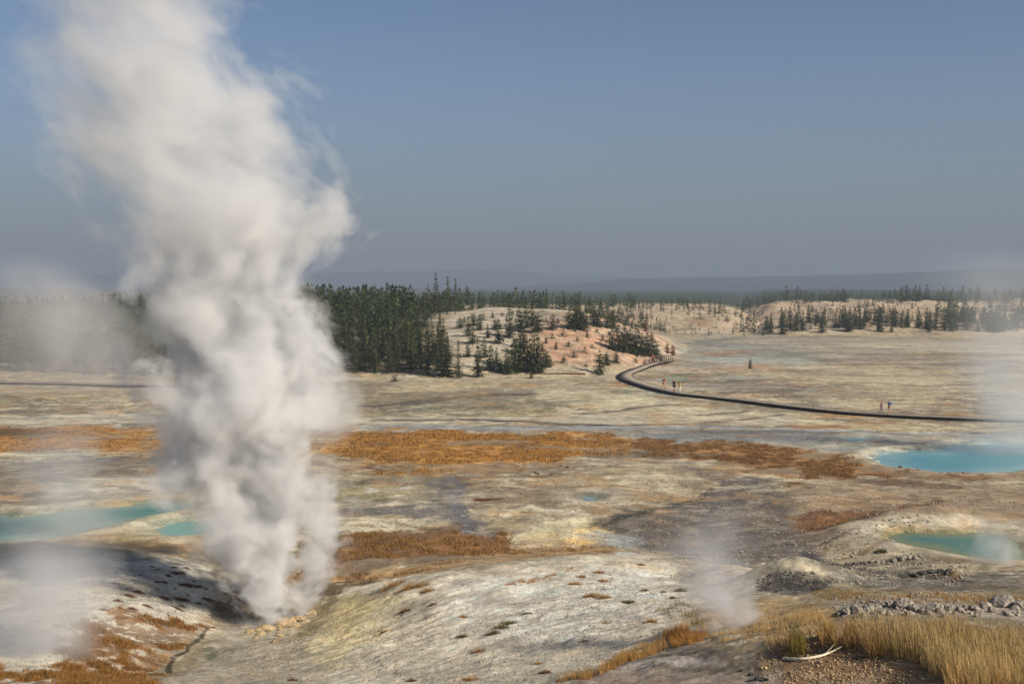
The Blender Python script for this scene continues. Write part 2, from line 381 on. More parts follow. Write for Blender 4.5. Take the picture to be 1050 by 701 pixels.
region([(618,488),(680,486),(705,495),(690,504),(640,504),(618,496)], (198,184,156), 1.6, .6, .85, 2.6, 47, tex=.0)
region([(575,503),(596,500),(614,504),(622,512),(600,517),(580,513)], (122,88,60), 1.0, .6, .8, 3, 48)
region([(512,521),(560,518),(620,524),(560,530),(520,528)], (206,196,172), 1.2, .4, .95, 2.4, 49, tex=.1)
region([(530,540),(580,532),(640,530),(670,536),(672,542),(640,546),(590,556),(540,562),(520,556)], (214,200,162), 1.4, .4, .96, 3, 50)
region([(545,548),(600,540),(650,538),(660,544),(620,552),(560,560)], (216,180,112), 1.2, .6, .75, 3, 51, tex=-.1)
region([(560,528),(620,524),(700,520),(700,530),(620,536),(560,536)], (152,124,88), 1.4, .6, .8, 3, 52, tex=.0)
region([(600,548),(650,544),(676,550),(668,560),(618,560)], (148,152,150), 1.3, .6, .8, 3, 53)
region([(632,566),(664,566),(668,571),(640,572)], (212,208,196), .8, .4, .9, 2, 54)
# brown meadow in front of the flats, tan strip behind the mound crest
region([(340,548),(400,545),(470,540),(520,550),(516,566),(470,572),(420,580),(370,590),(310,596),(320,565)], (138,98,58), 2.2, .8, .95, 2.2, 55, gr=.9)
region([(330,548),(350,545),(360,570),(340,580),(325,575)], (92,86,80), 1.2, .5, .8, 2, 56, tex=.1, gr=.2)
region([(310,590),(380,584),(450,575),(520,563),(600,560),(640,562),(600,569),(520,575),(440,587),(350,597),(310,599)], (176,142,98), 1.0, .6, .9, 2.5, 57, gr=.45)
# --- right-hand dark flats and channel
region([(700,478),(750,482),(790,492),(812,505),(818,530),(826,556),(850,575),(800,578),(740,575),(700,572),(660,560),(640,545),(612,540),(625,530),(680,518),(722,510),(735,495),(716,484)], (112,104,94), 1.3, .6, .96, 3.5, 60, wt=.3)
region([(740,500),(800,500),(815,530),(780,545),(720,545),(700,525)], (92,84,76), 1.5, 1, .6, 4, 61, wt=.3, tex=-.1)
region([(680,515),(740,505),(800,515),(800,540),(740,552),(690,545)], (150,138,118), 1.2, .4, .8, 2.2, 62, tex=.32)
region([(740,488),(790,488),(812,496),(812,502),(780,498),(745,495)], (176,164,138), 1, .4, .7, 1.6, 63, tex=.15)
region([(606,540),(650,532),(680,521),(720,514),(690,516),(640,524),(612,534)], (78,74,62), .8, .5, .8, 2, 64, wt=.3)
# beige slopes on the right
region([(812,500),(860,492),(920,492),(1000,496),(1100,494),(1100,560),(1020,548),(900,545),(850,560),(826,552),(815,525)], (160,138,110), 1.8, 1, .95, 5, 65)
region([(830,506),(880,500),(960,503),(1000,510),(930,516),(860,514)], (180,158,128), 1.5, .6, .7, 3, 66, tex=-.05)
region([(812,530),(840,522),(890,524),(930,518),(960,514),(900,530),(860,542),(820,546)], (116,76,46), 1.2, .6, .9, 2.6, 67, gr=.5)
region([(870,494),(920,490),(990,498),(1000,502),(920,500)], (92,66,42), .8, .5, .7, 2, 68, gr=.3)
region([(870,542),(900,530),(930,524),(975,524),(1005,530),(1008,545),(980,546),(930,542),(905,548),(880,552)], (196,182,154), 1.0, .5, .95, 2.5, 69)
region([(840,560),(880,548),(915,550),(960,565),(1000,572),(990,582),(900,580),(850,575)], (168,154,126), 1.2, .6, .9, 3, 70)
region([(905,546),(920,542),(1010,548),(1040,558),(1060,574),(1010,575),(960,566),(920,558),(908,552)], (156,128,84), .7, .4, .7, 2, 71)
region([(830,576),(880,582),(960,588),(1060,590),(1060,606),(950,604),(880,600),(850,588)], (104,98,88), 1.2, .6, .9, 3, 72, wt=.25)
region([(860,584),(940,592),(1000,600),(940,603),(880,596)], (150,146,134), .8, .4, .8, 2, 73, tex=.1)
region([(780,578),(840,580),(860,592),(880,606),(840,604),(800,600),(770,590)], (164,156,138), 1, .6, .8, 3, 74)
region([(775,590),(800,586),(830,586),(848,596),(840,606),(800,608),(772,602)], (78,75,70), .7, .4, .95, 1.6, 75)
region([(782,577),(800,576),(840,584),(862,592),(840,589),(800,583)], (206,190,160), .5, .3, .9, 2, 76)
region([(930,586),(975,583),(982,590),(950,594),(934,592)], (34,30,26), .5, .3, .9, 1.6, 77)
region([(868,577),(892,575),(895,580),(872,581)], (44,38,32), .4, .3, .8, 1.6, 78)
region([(850,610),(920,607),(1060,611),(1060,619),(900,617),(850,615)], (160,132,88), 1, .5, .8, 2, 79, gr=.3)
region([(845,616),(920,612),(1080,620),(1080,634),(960,632),(860,630)], (170,158,140), .8, .4, .9, 2, 80)
region([(800,640),(900,634),(1080,640),(1080,720),(840,720),(780,690),(800,664)], (150,122,88), .8, .4, .9, 2, 81)
region([(790,660),(850,650),(900,668),(960,690),(900,710),(800,700)], (142,108,76), .8, .5, .8, 1.5, 82)
region([(690,618),(760,612),(850,618),(860,634),(830,655),(780,660),(720,640)], (176,146,98), 1.0, .6, .85, 2, 83)
region([(870,600),(930,598),(1060,600),(1060,608),(900,608)], (116,104,84), 1, .5, .7, 2, 84, tex=0)
# --- white mound
region([(360,600),(430,590),(500,582),(560,574),(640,570),(690,580),(720,600),(735,620),(700,640),(690,660),(640,672),(590,692),(560,720),(240,720),(300,680),(340,640)], (210,199,175), 1.3, .8, .97, 3, 90)
region([(470,600),(560,585),(640,580),(690,590),(690,615),(640,640),(600,660),(520,660),(480,640)], (226,218,201), 2.2, 1.4, .9, 3, 91)
region([(470,640),(560,610),(630,610),(650,640),(580,670),(480,690)], (170,162,146), 1.4, 1.0, .5, 1.2, 92, tex=.1)
region([(330,612),(380,606),(420,612),(400,640),(360,668),(320,700),(220,720),(240,680),(300,660),(335,640)], (200,184,144), 1.2, .8, .92, 3, 93)
region([(350,612),(385,610),(380,625),(350,650),(330,650)], (202,182,130), 1.0, .6, .7, 1.5, 94)
region([(350,615),(330,640),(310,665),(300,650),(318,630),(340,608)], (120,106,74), .8, .5, .85, 1.6, 95)
region([(400,625),(440,612),(470,610),(450,625),(410,650)], (150,142,122), .8, .6, .6, 1.5, 96)
region([(310,596),(335,594),(380,596),(350,606),(338,612),(322,612)], (92,74,44), .7, .4, .85, 1.5, 97)
region([(720,600),(735,590),(770,592),(770,606),(740,612)], (176,172,164), .8, .5, .7, 2, 98)
region([(690,590),(730,580),(780,585),(790,605),(760,625),(720,618)], (150,138,118), 1, .6, .75, 2.5, 99)
region([(590,692),(640,676),(700,658),(760,668),(790,690),(790,730),(560,730)], (112,102,90), .5, .3, .97, 2.5, 100)
region([(590,696),(640,683),(690,681),(760,690),(800,698),(790,740),(560,740)], (168,150,134), .4, .25, .9, 2, 101)
region([(640,684),(672,674),(730,676),(740,680),(690,681)], (196,184,172), .3, .2, .85, 2, 102)
# --- left bank
region([(-60,556),(40,556),(110,548),(220,548),(290,562),(290,575),(200,568),(100,565),(-60,574)], (158,130,92), 1.6, .8, .85, 4, 110)
region([(-60,572),(60,566),(140,566),(210,572),(240,590),(228,612),(205,640),(160,680),(120,720),(-60,720)], (206,198,180), 1, .8, .96, 3, 111)
region([(-60,564),(40,562),(120,560),(220,568),(230,578),(150,574),(60,572),(-60,585)], (112,106,92), .9, .5, .75, 3, 112)  # plume's cast shadow painted into the bank as a dark grey band
region([(215,575),(250,590),(285,600),(290,620),(262,638),(225,638),(212,622),(222,600)], (104,90,68), 1.0, .6, .9, 2, 113)
region([(-20,680),(60,690),(75,640),(100,635),(120,622),(150,632),(190,640),(216,642),(196,662),(165,684),(130,720),(-60,720)], (152,112,68), 1.0, .35, .85, .9, 114, gr=.95, tex=-.3)
region([(210,640),(250,630),(290,645),(320,665),(330,690),(300,720),(170,720),(165,692),(195,668)], (166,156,136), .7, .4, .95, 2, 115)
region([(160,690),(190,668),(205,652),(225,655),(205,675),(180,694)], (136,120,92), .5, .3, .8, 1.2, 116)
region([(207,665),(218,663),(222,672),(212,678)], (98,104,76), .4, .3, .8, 1, 117)
region([(228,636),(262,632),(268,642),(240,650)], (146,142,136), .5, .4, .7, 1.5, 118)
region([(40,492),(120,486),(190,488),(188,504),(120,514),(50,508)], (196,188,170), 1.8, .8, .85, 4, 119)
region([(-60,470),(150,470),(170,486),(60,492),(-60,510)], (132,124,110), 2, 1, .8, 5, 120)
region([(-60,512),(40,514),(90,510),(110,517),(60,523),(-60,521)], (140,122,98), 1.5, .8, .7, 4, 121)
region([(60,546),(120,538),(160,530),(200,528),(260,530),(280,545),(240,556),(110,555)], (182,160,118), 1.2, .6, .85, 3, 122)
region([(80,471),(130,467),(150,469),(110,474)], (112,114,116), 1, .5, .7, 3, 123, wt=.5)
# --- hills
region([(455,330),(480,318),(540,316),(560,322),(545,335),(530,352),(520,372),(470,380),(455,370)], (190,176,152), 3, 3, .95, 10, 130)
region([(535,340),(570,325),(640,330),(690,352),(698,372),(650,380),(520,384),(535,360)], (184,152,124), 3, 3, .85, 10, 131)
region([(540,345),(600,335),(660,352),(650,366),(600,372),(560,368)], (188,140,108), 4, 2, .7, 5, 132, tex=-.1)
region([(500,376),(600,378),(700,374),(700,382),(600,388),(480,390)], (182,166,136), 2, 1.5, .8, 6, 133)
hillm = sstep(375, 400, gy)
mixc(hillm*sstep(700, 560, gy)*.8, (186,164,136))
mixc(hillm*sstep(.1, .6, fbm(gx, gy, 30, 4, 134))*sstep(700, 560, gy)*.7, (150,122,92))
mixc(hillm*sstep(.3, .8, fbm(gx, gy, 12, 4, 135))*.6*sstep(700, 560, gy), (108,98,76))
mixc(sstep(540, 640, gy), (58,64,44))
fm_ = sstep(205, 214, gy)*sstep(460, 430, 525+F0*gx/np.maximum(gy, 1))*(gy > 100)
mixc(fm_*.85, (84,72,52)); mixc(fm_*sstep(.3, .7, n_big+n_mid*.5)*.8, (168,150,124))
near_side = sstep(20, 5, gy)
mixc(near_side*.9, (120,104,80))
# --- streams
DS = (74,70,64)
stream([(380,416),(420,414),(450,408),(500,405),(545,403)], DS, 1.6, 2, .85, 1)
stream([(380,431),(430,430.5),(470,430),(545,432),(580,435),(620,435.5)], DS, .9, 1, .9, 2)
stream([(400,422),(480,418),(540,414),(600,411)], (108,104,90), 1.2, 2, .6, 3)
stream([(596,424),(625,423),(660,417),(680,415),(700,415.5)], DS, .8, 1, .8, 4)
stream([(716,426),(740,424.5),(765,421)], DS, .6, .8, .8, 5)
stream([(600,436),(660,435.5),(720,434),(760,430.5),(785,427),(800,425)], DS, .6, .8, .85, 6)
stream([(380,437),(600,438.5),(720,437.5),(800,440),(900,443),(1080,448)], (158,164,168), 1.0, 1, .8, 7, wt=.6)
stream([(690,391),(720,396),(760,399),(800,398),(840,402)], (96,92,84), .9, 2, .6, 8)
stream([(800,400),(880,392),(960,396),(1050,390)], (110,104,92), 1.5, 3, .6, 9)
stream([(985,384),(1010,382),(1040,376),(1000,373)], (90,86,80), 1.5, 2, .6, 10)
stream([(700,352),(760,346),(850,345),(960,347)], (82,84,74), 3, 5, .5, 11)
stream([(-60,430),(60,428),(200,431)], (120,122,104), 1, 1.5, .6, 12)
stream([(-60,436),(100,435),(250,436)], (96,96,84), .7, 1, .7, 13)
stream([(156,692),(172,684),(190,668),(204,652),(222,643)], (58,50,40), .10, .25, .95, 14, ns=2)
stream([(640,545),(616,540),(640,528),(690,517),(720,512),(728,500)], (60,58,50), .35, .8, .75, 15)
stream([(828,566),(850,577),(885,585),(930,592),(980,597)], (60,56,50), .35, .6, .85, 16, wt=.4)
stream([(840,560),(862,550),(880,546)], (84,66,44), .25, .5, .8, 17)
stream([(866,574),(885,570),(912,553)], (110,78,48), .25, .5, .7, 18)
stream([(300,655),(360,640),(420,610),(440,600)], (206,196,160), .18, .3, .6, 19, ns=2)
stream([(460,488),(470,500),(468,515),(480,530),(478,548)], (112,110,110), .5, .6, .8, 20, wt=.5)
stream([(560,425),(500,427),(440,429)], (176,160,120), 1.0, 1, .4, 21)
stream([(-60,466),(120,464),(300,463)], (190,182,162), .7, 1, .5, 22)
# mud rims at the pools
for P in POOLS:
    p = P['p']; m = np.nonzero((gx > p[:, 0].min()-6) & (gx < p[:, 0].max()+6) & (gy > p[:, 1].min()-6) & (gy < p[:, 1].max()+6))[0]
    sd = poly_sd(p, gx[m], gy[m]); grass_w[m] *= sstep(-.6, -2.2, sd)
    w = sstep(-1.6, -.3, sd)*.6; colr[m] = colr[m]*(1-w[:, None])+lin(P['s'])*w[:, None]
    w = (sstep(-3.5, -1.4, sd)*sstep(-.6, -1.3, sd)*.5)[:, None]; colr[m] = colr[m]*(1-w)+lin((206,196,172))*w
crusts(.68)
# overall fine variation of the ground colour
var = 1+.15*n_mid+.2*n_sm*sstep(30, 60, dist)+.16*n_vs*sstep(90, 40, dist)+.1*n_sm
colr = np.clip(colr*var[:, None]*1.06, .008, .78)
gm1 = sstep(.3, .6, grass_w)
mixc(gm1*sstep(.1, .4, fbm(gx*.6, gy, 5, 5, 221, .65))*.75, (116,90,62))
mixc(gm1*sstep(.25, .45, fbm(gx*.6, gy, 7, 5, 222, .65))*.6, (150,136,114))
grass_w *= 1-.75*sstep(.12, .4, fbm(gx*.6, gy, 7, 5, 222, .65))
gl = grass_w > .3
colr[gl] *= (1+.35*np.clip(fbm(gx[gl], gy[gl], 1.1, 3, 150), -.9, .9))[:, None]

# ------------------------------------------------------------------ materials
def new_mat(name):
    m = bpy.data.materials.new(name); m.use_nodes = True; nt = m.node_tree
    b = nt.nodes.get('Principled BSDF'); return m, nt, b
def nd(nt, t, **kw):
    n = nt.nodes.new(t)
    for k, v in kw.items():
        if k in n.inputs: n.inputs[k].default_value = v
        else: setattr(n, k, v)
    return n
def simple(name, c, rough=.8, vary=.25, scale=4.0, bumpd=0.0, trans=0.0, c2=None, rnd=0.0, spec=.3):
    m, nt, b = new_mat(name); b.inputs['Roughness'].default_value = rough; b.inputs['Specular IOR Level'].default_value = spec
    tc = nd(nt, 'ShaderNodeTexCoord'); nz = nd(nt, 'ShaderNodeTexNoise', Scale=scale, Detail=4.0)
    nt.links.new(tc.outputs['Object'], nz.inputs['Vector'])
    mx = nd(nt, 'ShaderNodeMix', data_type='RGBA')
    a = np.array(L4(c)); 
    bcol = np.array(L4(c2)) if c2 is not None else a*(1+vary*1.6); acol = a if c2 is not None else a*(1-vary)
    acol[3] = 1; bcol[3] = 1
    mx.inputs['A'].default_value = tuple(acol); mx.inputs['B'].default_value = tuple(np.clip(bcol, 0, 1))
    mr = nd(nt, 'ShaderNodeMapRange'); mr.inputs[1].default_value = .35; mr.inputs[2].default_value = .65
    nt.links.new(nz.outputs['Fac'], mr.inputs[0]); nt.links.new(mr.outputs[0], mx.inputs['Factor'])
    out = mx.outputs['Result']
    if rnd:
        oi = nd(nt, 'ShaderNodeObjectInfo'); hs = nd(nt, 'ShaderNodeHueSaturation')
        v = nd(nt, 'ShaderNodeMapRange'); v.inputs[3].default_value = 1-rnd; v.inputs[4].default_value = 1+rnd
        h = nd(nt, 'ShaderNodeMapRange'); h.inputs[3].default_value = .5-.03*rnd; h.inputs[4].default_value = .5+.02*rnd
        nt.links.new(oi.outputs['Random'], v.inputs[0]); nt.links.new(oi.outputs['Random'], h.inputs[0])
        nt.links.new(v.outputs[0], hs.inputs['Value']); nt.links.new(h.outputs[0], hs.inputs['Hue'])
        nt.links.new(out, hs.inputs['Color']); out = hs.outputs[0]
    nt.links.new(out, b.inputs['Base Color'])
    if bumpd:
        bp = nd(nt, 'ShaderNodeBump', Strength=1.0, Distance=bumpd); n2 = nd(nt, 'ShaderNodeTexNoise', Scale=scale*2.5, Detail=5.0)
        nt.links.new(tc.outputs['Object'], n2.inputs['Vector']); nt.links.new(n2.outputs['Fac'], bp.inputs['Height']); nt.links.new(bp.outputs[0], b.inputs['Normal'])
    if trans:
        tr = nd(nt, 'ShaderNodeBsdfTranslucent'); ms = nd(nt, 'ShaderNodeMixShader'); ms.inputs[0].default_value = trans
        nt.links.new(out, tr.inputs[0]); nt.links.new(b.outputs[0], ms.inputs[1]); nt.links.new(tr.outputs[0], ms.inputs[2])
        nt.links.new(ms.outputs[0], nt.nodes['Material Output'].inputs[0])
    return m
def ground_mat():
    m, nt, b = new_mat('sinter_ground'); L = nt.links.new
    at_ = nd(nt, 'ShaderNodeAttribute', attribute_name='tint'); aw = nd(nt, 'ShaderNodeAttribute', attribute_name='damp')
    ge = nd(nt, 'ShaderNodeNewGeometry')
    n1 = nd(nt, 'ShaderNodeTexNoise', Scale=3.2, Detail=9.0, Roughness=.82)
    n2 = nd(nt, 'ShaderNodeTexNoise', Scale=.5, Detail=6.0, Roughness=.65)
    vo = nd(nt, 'ShaderNodeTexVoronoi', Scale=5.5, Randomness=1.0); vo2 = nd(nt, 'ShaderNodeTexVoronoi', Scale=1.7)
    for n in (n1, n2, vo, vo2): L(ge.outputs['Position'], n.inputs['Vector'])
    def mr(s, a, b_, c, d):
        k = nd(nt, 'ShaderNodeMapRange'); k.inputs[1].default_value = a; k.inputs[2].default_value = b_; k.inputs[3].default_value = c; k.inputs[4].default_value = d; L(s, k.inputs[0]); return k.outputs[0]
    def mul(a, b_):
        k = nd(nt, 'ShaderNodeMath', operation='MULTIPLY'); L(a, k.inputs[0]); L(b_, k.inputs[1]); return k.outputs[0]
    f = mul(mr(n1.outputs['Fac'], .3, .7, .52, 1.38), mr(n2.outputs['Fac'], .3, .7, .74, 1.26))
    # scattered dark and pale pebbles
    sel = mr(vo.outputs['Distance'], .10, .16, 1, 0); rc = nd(nt, 'ShaderNodeSeparateColor'); L(vo.outputs['Color'], rc.inputs[0])
    tone = mr(rc.outputs[0], .25, .9, .55, 1.55); on = mr(rc.outputs[1], .62, .64, 0, 1)
    selon = mul(sel, on)
    k = nd(nt, 'ShaderNodeMix', data_type='FLOAT'); L(selon, k.inputs['Factor']); k.inputs['A'].default_value = 1; L(tone, k.inputs['B'])
    f = mul(f, k.outputs['Result'])
    sel2 = mr(vo2.outputs['Distance'], .06, .11, 1, 0); rc2 = nd(nt, 'ShaderNodeSeparateColor'); L(vo2.outputs['Color'], rc2.inputs[0])
    on2 = mul(sel2, mr(rc2.outputs[1], .7, .72, 0, 1)); k2 = nd(nt, 'ShaderNodeMix', data_type='FLOAT'); L(on2, k2.inputs['Factor']); k2.inputs['A'].default_value = 1; k2.inputs['B'].default_value = .5
    f = mul(f, k2.outputs['Result'])
    vm = nd(nt, 'ShaderNodeVectorMath', operation='SCALE'); L(at_.outputs['Color'], vm.inputs[0]); L(f, vm.inputs['Scale'])
    L(vm.outputs[0], b.inputs['Base Color'])
    L(mr(aw.outputs['Fac'], 0, .7, .95, .32), b.inputs['Roughness']); b.inputs['Specular IOR Level'].default_value = .25
    bp = nd(nt, 'ShaderNodeBump', Strength=.9, Distance=.16); L(n1.outputs['Fac'], bp.inputs['Height'])
    bp2 = nd(nt, 'ShaderNodeBump', Strength=.8, Distance=.05); L(selon, bp2.inputs['Height']); L(bp.outputs[0], bp2.inputs['Normal'])
    L(bp2.outputs[0], b.inputs['Normal'])
    return m
def water_mat(name, deep, shal):
    m, nt, b = new_mat(name); L = nt.links.new
    a = nd(nt, 'ShaderNodeAttribute', attribute_name='depth'); mx = nd(nt, 'ShaderNodeMix', data_type='RGBA')
    mx.inputs['A'].default_value = L4(shal); mx.inputs['B'].default_value = L4(deep); L(a.outputs['Fac'], mx.inputs['Factor'])
    L(mx.outputs['Result'], b.inputs['Base Color']); b.inputs['Roughness'].default_value = .14; b.inputs['IOR'].default_value = 1.2
    ge = nd(nt, 'ShaderNodeNewGeometry'); n = nd(nt, 'ShaderNodeTexNoise', Scale=2.2, Detail=4.0); L(ge.outputs['Position'], n.inputs['Vector'])
    bp = nd(nt, 'ShaderNodeBump', Strength=.5, Distance=.05); L(n.outputs['Fac'], bp.inputs['Height']); L(bp.outputs[0], b.inputs['Normal'])
    return m

GM = ground_mat()
i0 = (np.arange(nR-1)[:, None]*nA+np.arange(nA)[None]); i1 = (np.arange(nR-1)[:, None]*nA+(np.arange(nA)[None]+1) % nA)
Fq = np.stack([i0, i0+nA, i1+nA, i1], -1).reshape(-1, 4)
Vv = np.stack([gx, gy, gzv], 1)
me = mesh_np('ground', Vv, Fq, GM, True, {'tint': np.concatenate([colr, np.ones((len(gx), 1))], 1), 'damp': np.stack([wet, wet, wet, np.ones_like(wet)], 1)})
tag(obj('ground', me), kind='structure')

for P in POOLS:
    p = P['p']; n = 90
    xs = np.linspace(p[:, 0].min()-1.5, p[:, 0].max()+1.5, n); ys = np.linspace(p[:, 1].min()-1.5, p[:, 1].max()+1.5, n)
    X, Y = np.meshgrid(xs, ys); sd = poly_sd(p, X, Y)
    keep = sd > -1.6; ii = np.arange(n*n).reshape(n, n)
    q = np.stack([ii[:-1, :-1], ii[:-1, 1:], ii[1:, 1:], ii[1:, :-1]], -1).reshape(-1, 4)
    kq = keep.ravel()[q].all(1)
    dw = min(4.0, max(.6, (p[:, 1].max()-p[:, 1].min())*.22))
    dep = sstep(0, dw, sd+fbm(X, Y, 4, 3, 160)*dw*.35)
    V = np.stack([X.ravel(), Y.ravel(), np.full(n*n, P['z'])], 1)
    used = np.unique(q[kq]); rm = np.full(n*n, -1); rm[used] = np.arange(len(used))
    d4 = np.repeat(dep.ravel()[used][:, None], 4, 1); d4[:, 3] = 1
    mw = mesh_np('pool', V[used], rm[q[kq]], water_mat('pool_water', P['d'], P['s']), True, {'depth': d4})
    tag(obj('pool', mw), kind='structure')

# far wooded ridges
def ridge(name, Y0, cols, depth, seed, mat, x0, x1):
    n = 260; mrows = 14
    u = np.linspace(x0, x1, n); zr = np.interp(u, [c[0] for c in cols], [CAMZ+(294-c[1])*Y0/F0 for c in cols])
    t = np.linspace(-1, 1, mrows)
    U, T = np.meshgrid(u, t); Yr = Y0+T*depth
    X = (U-525)/F0*Y0
    pr = 1-np.abs(T)**1.3
    Z = np.interp(U, u, zr)*pr+fbm(X, Yr, 700, 4, seed)*Y0*.0013*pr+fbm(X, Yr, 60, 3, seed+1)*Y0*.00035*pr-4*(1-pr)
    ii = np.arange(n*mrows).reshape(mrows, n)
    q = np.stack([ii[:-1, :-1], ii[:-1, 1:], ii[1:, 1:], ii[1:, :-1]], -1).reshape(-1, 4)
    o = obj(name, mesh_np(name, np.stack([X.ravel(), Yr.ravel(), Z.ravel()], 1), q, mat, True)); tag(o, kind='structure'); return o
RM = simple('wooded_slope', (44,56,48), 1, .4, .02)
ridge('hills', 7000, [(-400,282),(300,281),(420,277),(500,276),(620,283),(720,287),(1500,290)], 1100, 301, RM, -400, 1500)
ridge('hills', 4300, [(-400,302),(480,297),(560,292),(640,287),(720,284),(800,283),(900,280),(1000,276),(1100,272),(1500,268)], 900, 305, RM, -400, 1500)

# ------------------------------------------------------------------ conifers
def conifer_arrays(rs, H, Rm, levels, per, clump, low=.1, ragged=.25, power=.85, nt=2):
    """needle clumps as small faces spread along drooping boughs; returns triangles"""
    tri = []
    side = rs.uniform(0, 6.28)
    for i in range(levels):
        h = low+(1-low)*(i+rs.uniform(-.4, .4))/levels; h = min(max(h, low), .985)
        r = Rm*(1-(h-low*.5))**power*(1+rs.normal()*ragged*.6)
        if h < low+.12: r *= .75
        k = max(3, int(per*(1-h*.55)))
        a0 = rs.uniform(0, 6.28)
        for j in range(k):
            a = a0+j*6.283/k+rs.normal()*.35
            if rs.random() < .12: continue
            rr = r*(1+rs.normal()*ragged)*(1+.18*math.cos(a-side)); rr = max(rr, .04*H*(1-h)+.06)
            nseg = max(1, int(rr/(clump*.95)))
            for s in range(nseg):
                f = (s+.7)/nseg
                c = np.array([math.cos(a)*rr*f, math.sin(a)*rr*f, h*H-.28*rr*f*(1.2-h)+.16*rr*f*f])
                for _ in range(nt):
                    sz = clump*rs.uniform(.6, 1.25)*(1.1-.35*f)
                    d1 = np.array([math.cos(a+rs.normal()*.7), math.sin(a+rs.normal()*.7), rs.normal()*.35-.1])*sz
                    d2 = np.array([-math.sin(a)*rs.choice((-1, 1)), math.cos(a)*rs.choice((-1, 1)), rs.normal()*.7])*sz*.75
                    o = c+rs.normal(size=3)*sz*.25
                    tri.append((o-d1*.6, o+d1*.5+d2*.6, o+d1*.5-d2*.55))
    for _ in range(6):
        z = H*(1-rs.uniform(0, .06)); a = rs.uniform(0, 6.28); s = clump*.5
        o = np.array([0, 0, z]); tri.append((o+np.array([0, 0, s*1.3]), o+np.array([math.cos(a), math.sin(a), -.6])*s*.8, o+np.array([-math.sin(a), math.cos(a), -.6])*s*.8))
    return np.array(tri).reshape(-1, 3)
def trunk_arrays(H, r, rs, lean=0.0, seg=6, sides=6):
    V = []; F = []
    for i in range(seg+1):
        t = i/seg; rr = r*(1-t*.93)+.01
        for k in range(sides):
            a = k*6.283/sides; V.append((math.cos(a)*rr+math.sin(t*4+lean)*.02*H*.3, math.sin(a)*rr+math.cos(t*3)*.004*H, -.15+t*H*.97))
    for i in range(seg):
        for k in range(sides): F.append((i*sides+k, i*sides+(k+1) % sides, (i+1)*sides+(k+1) % sides, (i+1)*sides+k))
    return np.array(V), np.array(F)
NEEDLE = simple('pine_needles', (62,68,36), .75, .5, .9, trans=.18, rnd=.32, spec=.2)
NEEDLE_D = simple('far_needles', (54,60,34), .8, .5, .25, trans=.15, rnd=.3, spec=.1)
BARK = simple('pine_bark', (104,90,76), .95, .3, 3, spec=.1)
DEADW = simple('dead_wood', (150,140,128), .9, .25, 3, spec=.1)
RUSTN = simple('rust_needles', (112,66,48), .85, .3, 1.5, trans=.2, spec=.1)
protos = {}
def proto(kind, i, mat=None):
    key = (kind, i)
    if key in protos: return protos[key]
    rs = np.random.default_rng(500+i*7+len(kind)*31)
    if kind == 'tall': H, Rm, lv, per, cl, low, rg = 10.5, 1.15, 34, 9, .36, .12, .34
    elif kind == 'forest': H, Rm, lv, per, cl, low, rg = 8.0, 1.4, 30, 11, .30, .05, .24
    elif kind == 'hill': H, Rm, lv, per, cl, low, rg = 6.0, 1.35, 24, 13, .30, .03, .24
    elif kind == 'round': H, Rm, lv, per, cl, low, rg = 4.0, 1.35, 18, 13, .27, .02, .26
    elif kind == 'bush': H, Rm, lv, per, cl, low, rg = 1.5, .95, 9, 10, .17, .0, .3
    elif kind == 'far': H, Rm, lv, per, cl, low, rg = 6.5, 1.45, 16, 9, .62, .05, .22
    pw = {'round': .5, 'bush': .45}.get(kind, .85)
    T = conifer_arrays(rs, H, Rm, lv, per, cl, low, rg, pw, 1 if kind == 'far' else 2)
    crown = mesh_np('crown', T, np.arange(len(T)).reshape(-1, 3), mat or NEEDLE)
    tv, tf = trunk_arrays(H, .016*H+.02, rs)
    trunk = mesh_np('trunk', tv, tf, BARK, True)
    protos[key] = (crown, trunk, H); return protos[key]
def place_tree(x, y, kind, h, label, group, name='pine_tree', cat='tree', mat=None, variants=6, widen=1.0):
    crown, trunk, H = proto(kind, random.randrange(variants)) if mat is None else proto(kind+'r', 0, mat) if False else proto(kind, random.randrange(variants))
    s = h/H
    r = empty(name, (x, y, gz(x, y)-.05), random.uniform(0, 6.28)); r.scale = (s*widen*random.uniform(.9, 1.1), s*widen*random.uniform(.9, 1.1), s)
    tag(r, label, cat, group)
    c = obj('crown', crown, r); t = obj('trunk', trunk, r)
    if mat is not None:
        c.material_slots[0].link = 'OBJECT'; c.material_slots[0].material = mat
    return r
def tree_at(px, py, kind, hpx, label, group=None, **kw):
    g = G(px, py)[0]; return place_tree(g[0], g[1], kind, hpx*g[1]/F0, label, group, **kw)

# special trees
tree_at(769, 378, 'round', 11, 'small lone pine on a pinkish rise in the middle of the open flats', name='pine_tree', widen=.8)
for px, top, lb in ((447,279,'tallest ragged pine on the skyline left of the bare hill'),(459,283,'second ragged skyline pine, just right of the tallest one'),(467,285,'thin leaning-topped skyline pine, right of three tall ragged pines'),(439,291,'short pine on the skyline just left of the tallest ragged pine')):
    Y = 285; x = (px-525)/F0*Y; z0 = gz(x, Y); topz = at(px, top, Y)[2]
    place_tree(x, Y, 'tall', topz-z0, lb, None)
tree_at(490, 386.5, 'forest', 42, 'tall full pine standing alone at the foot of the pale hillside')
tree_at(470, 387.5, 'forest', 40, 'dense pine at the right-hand corner of the dark forest edge')
tree_at(615, 384, 'round', 26, 'broad rounded pine low on the pink hillside, above the boardwalk bend', widen=.8)
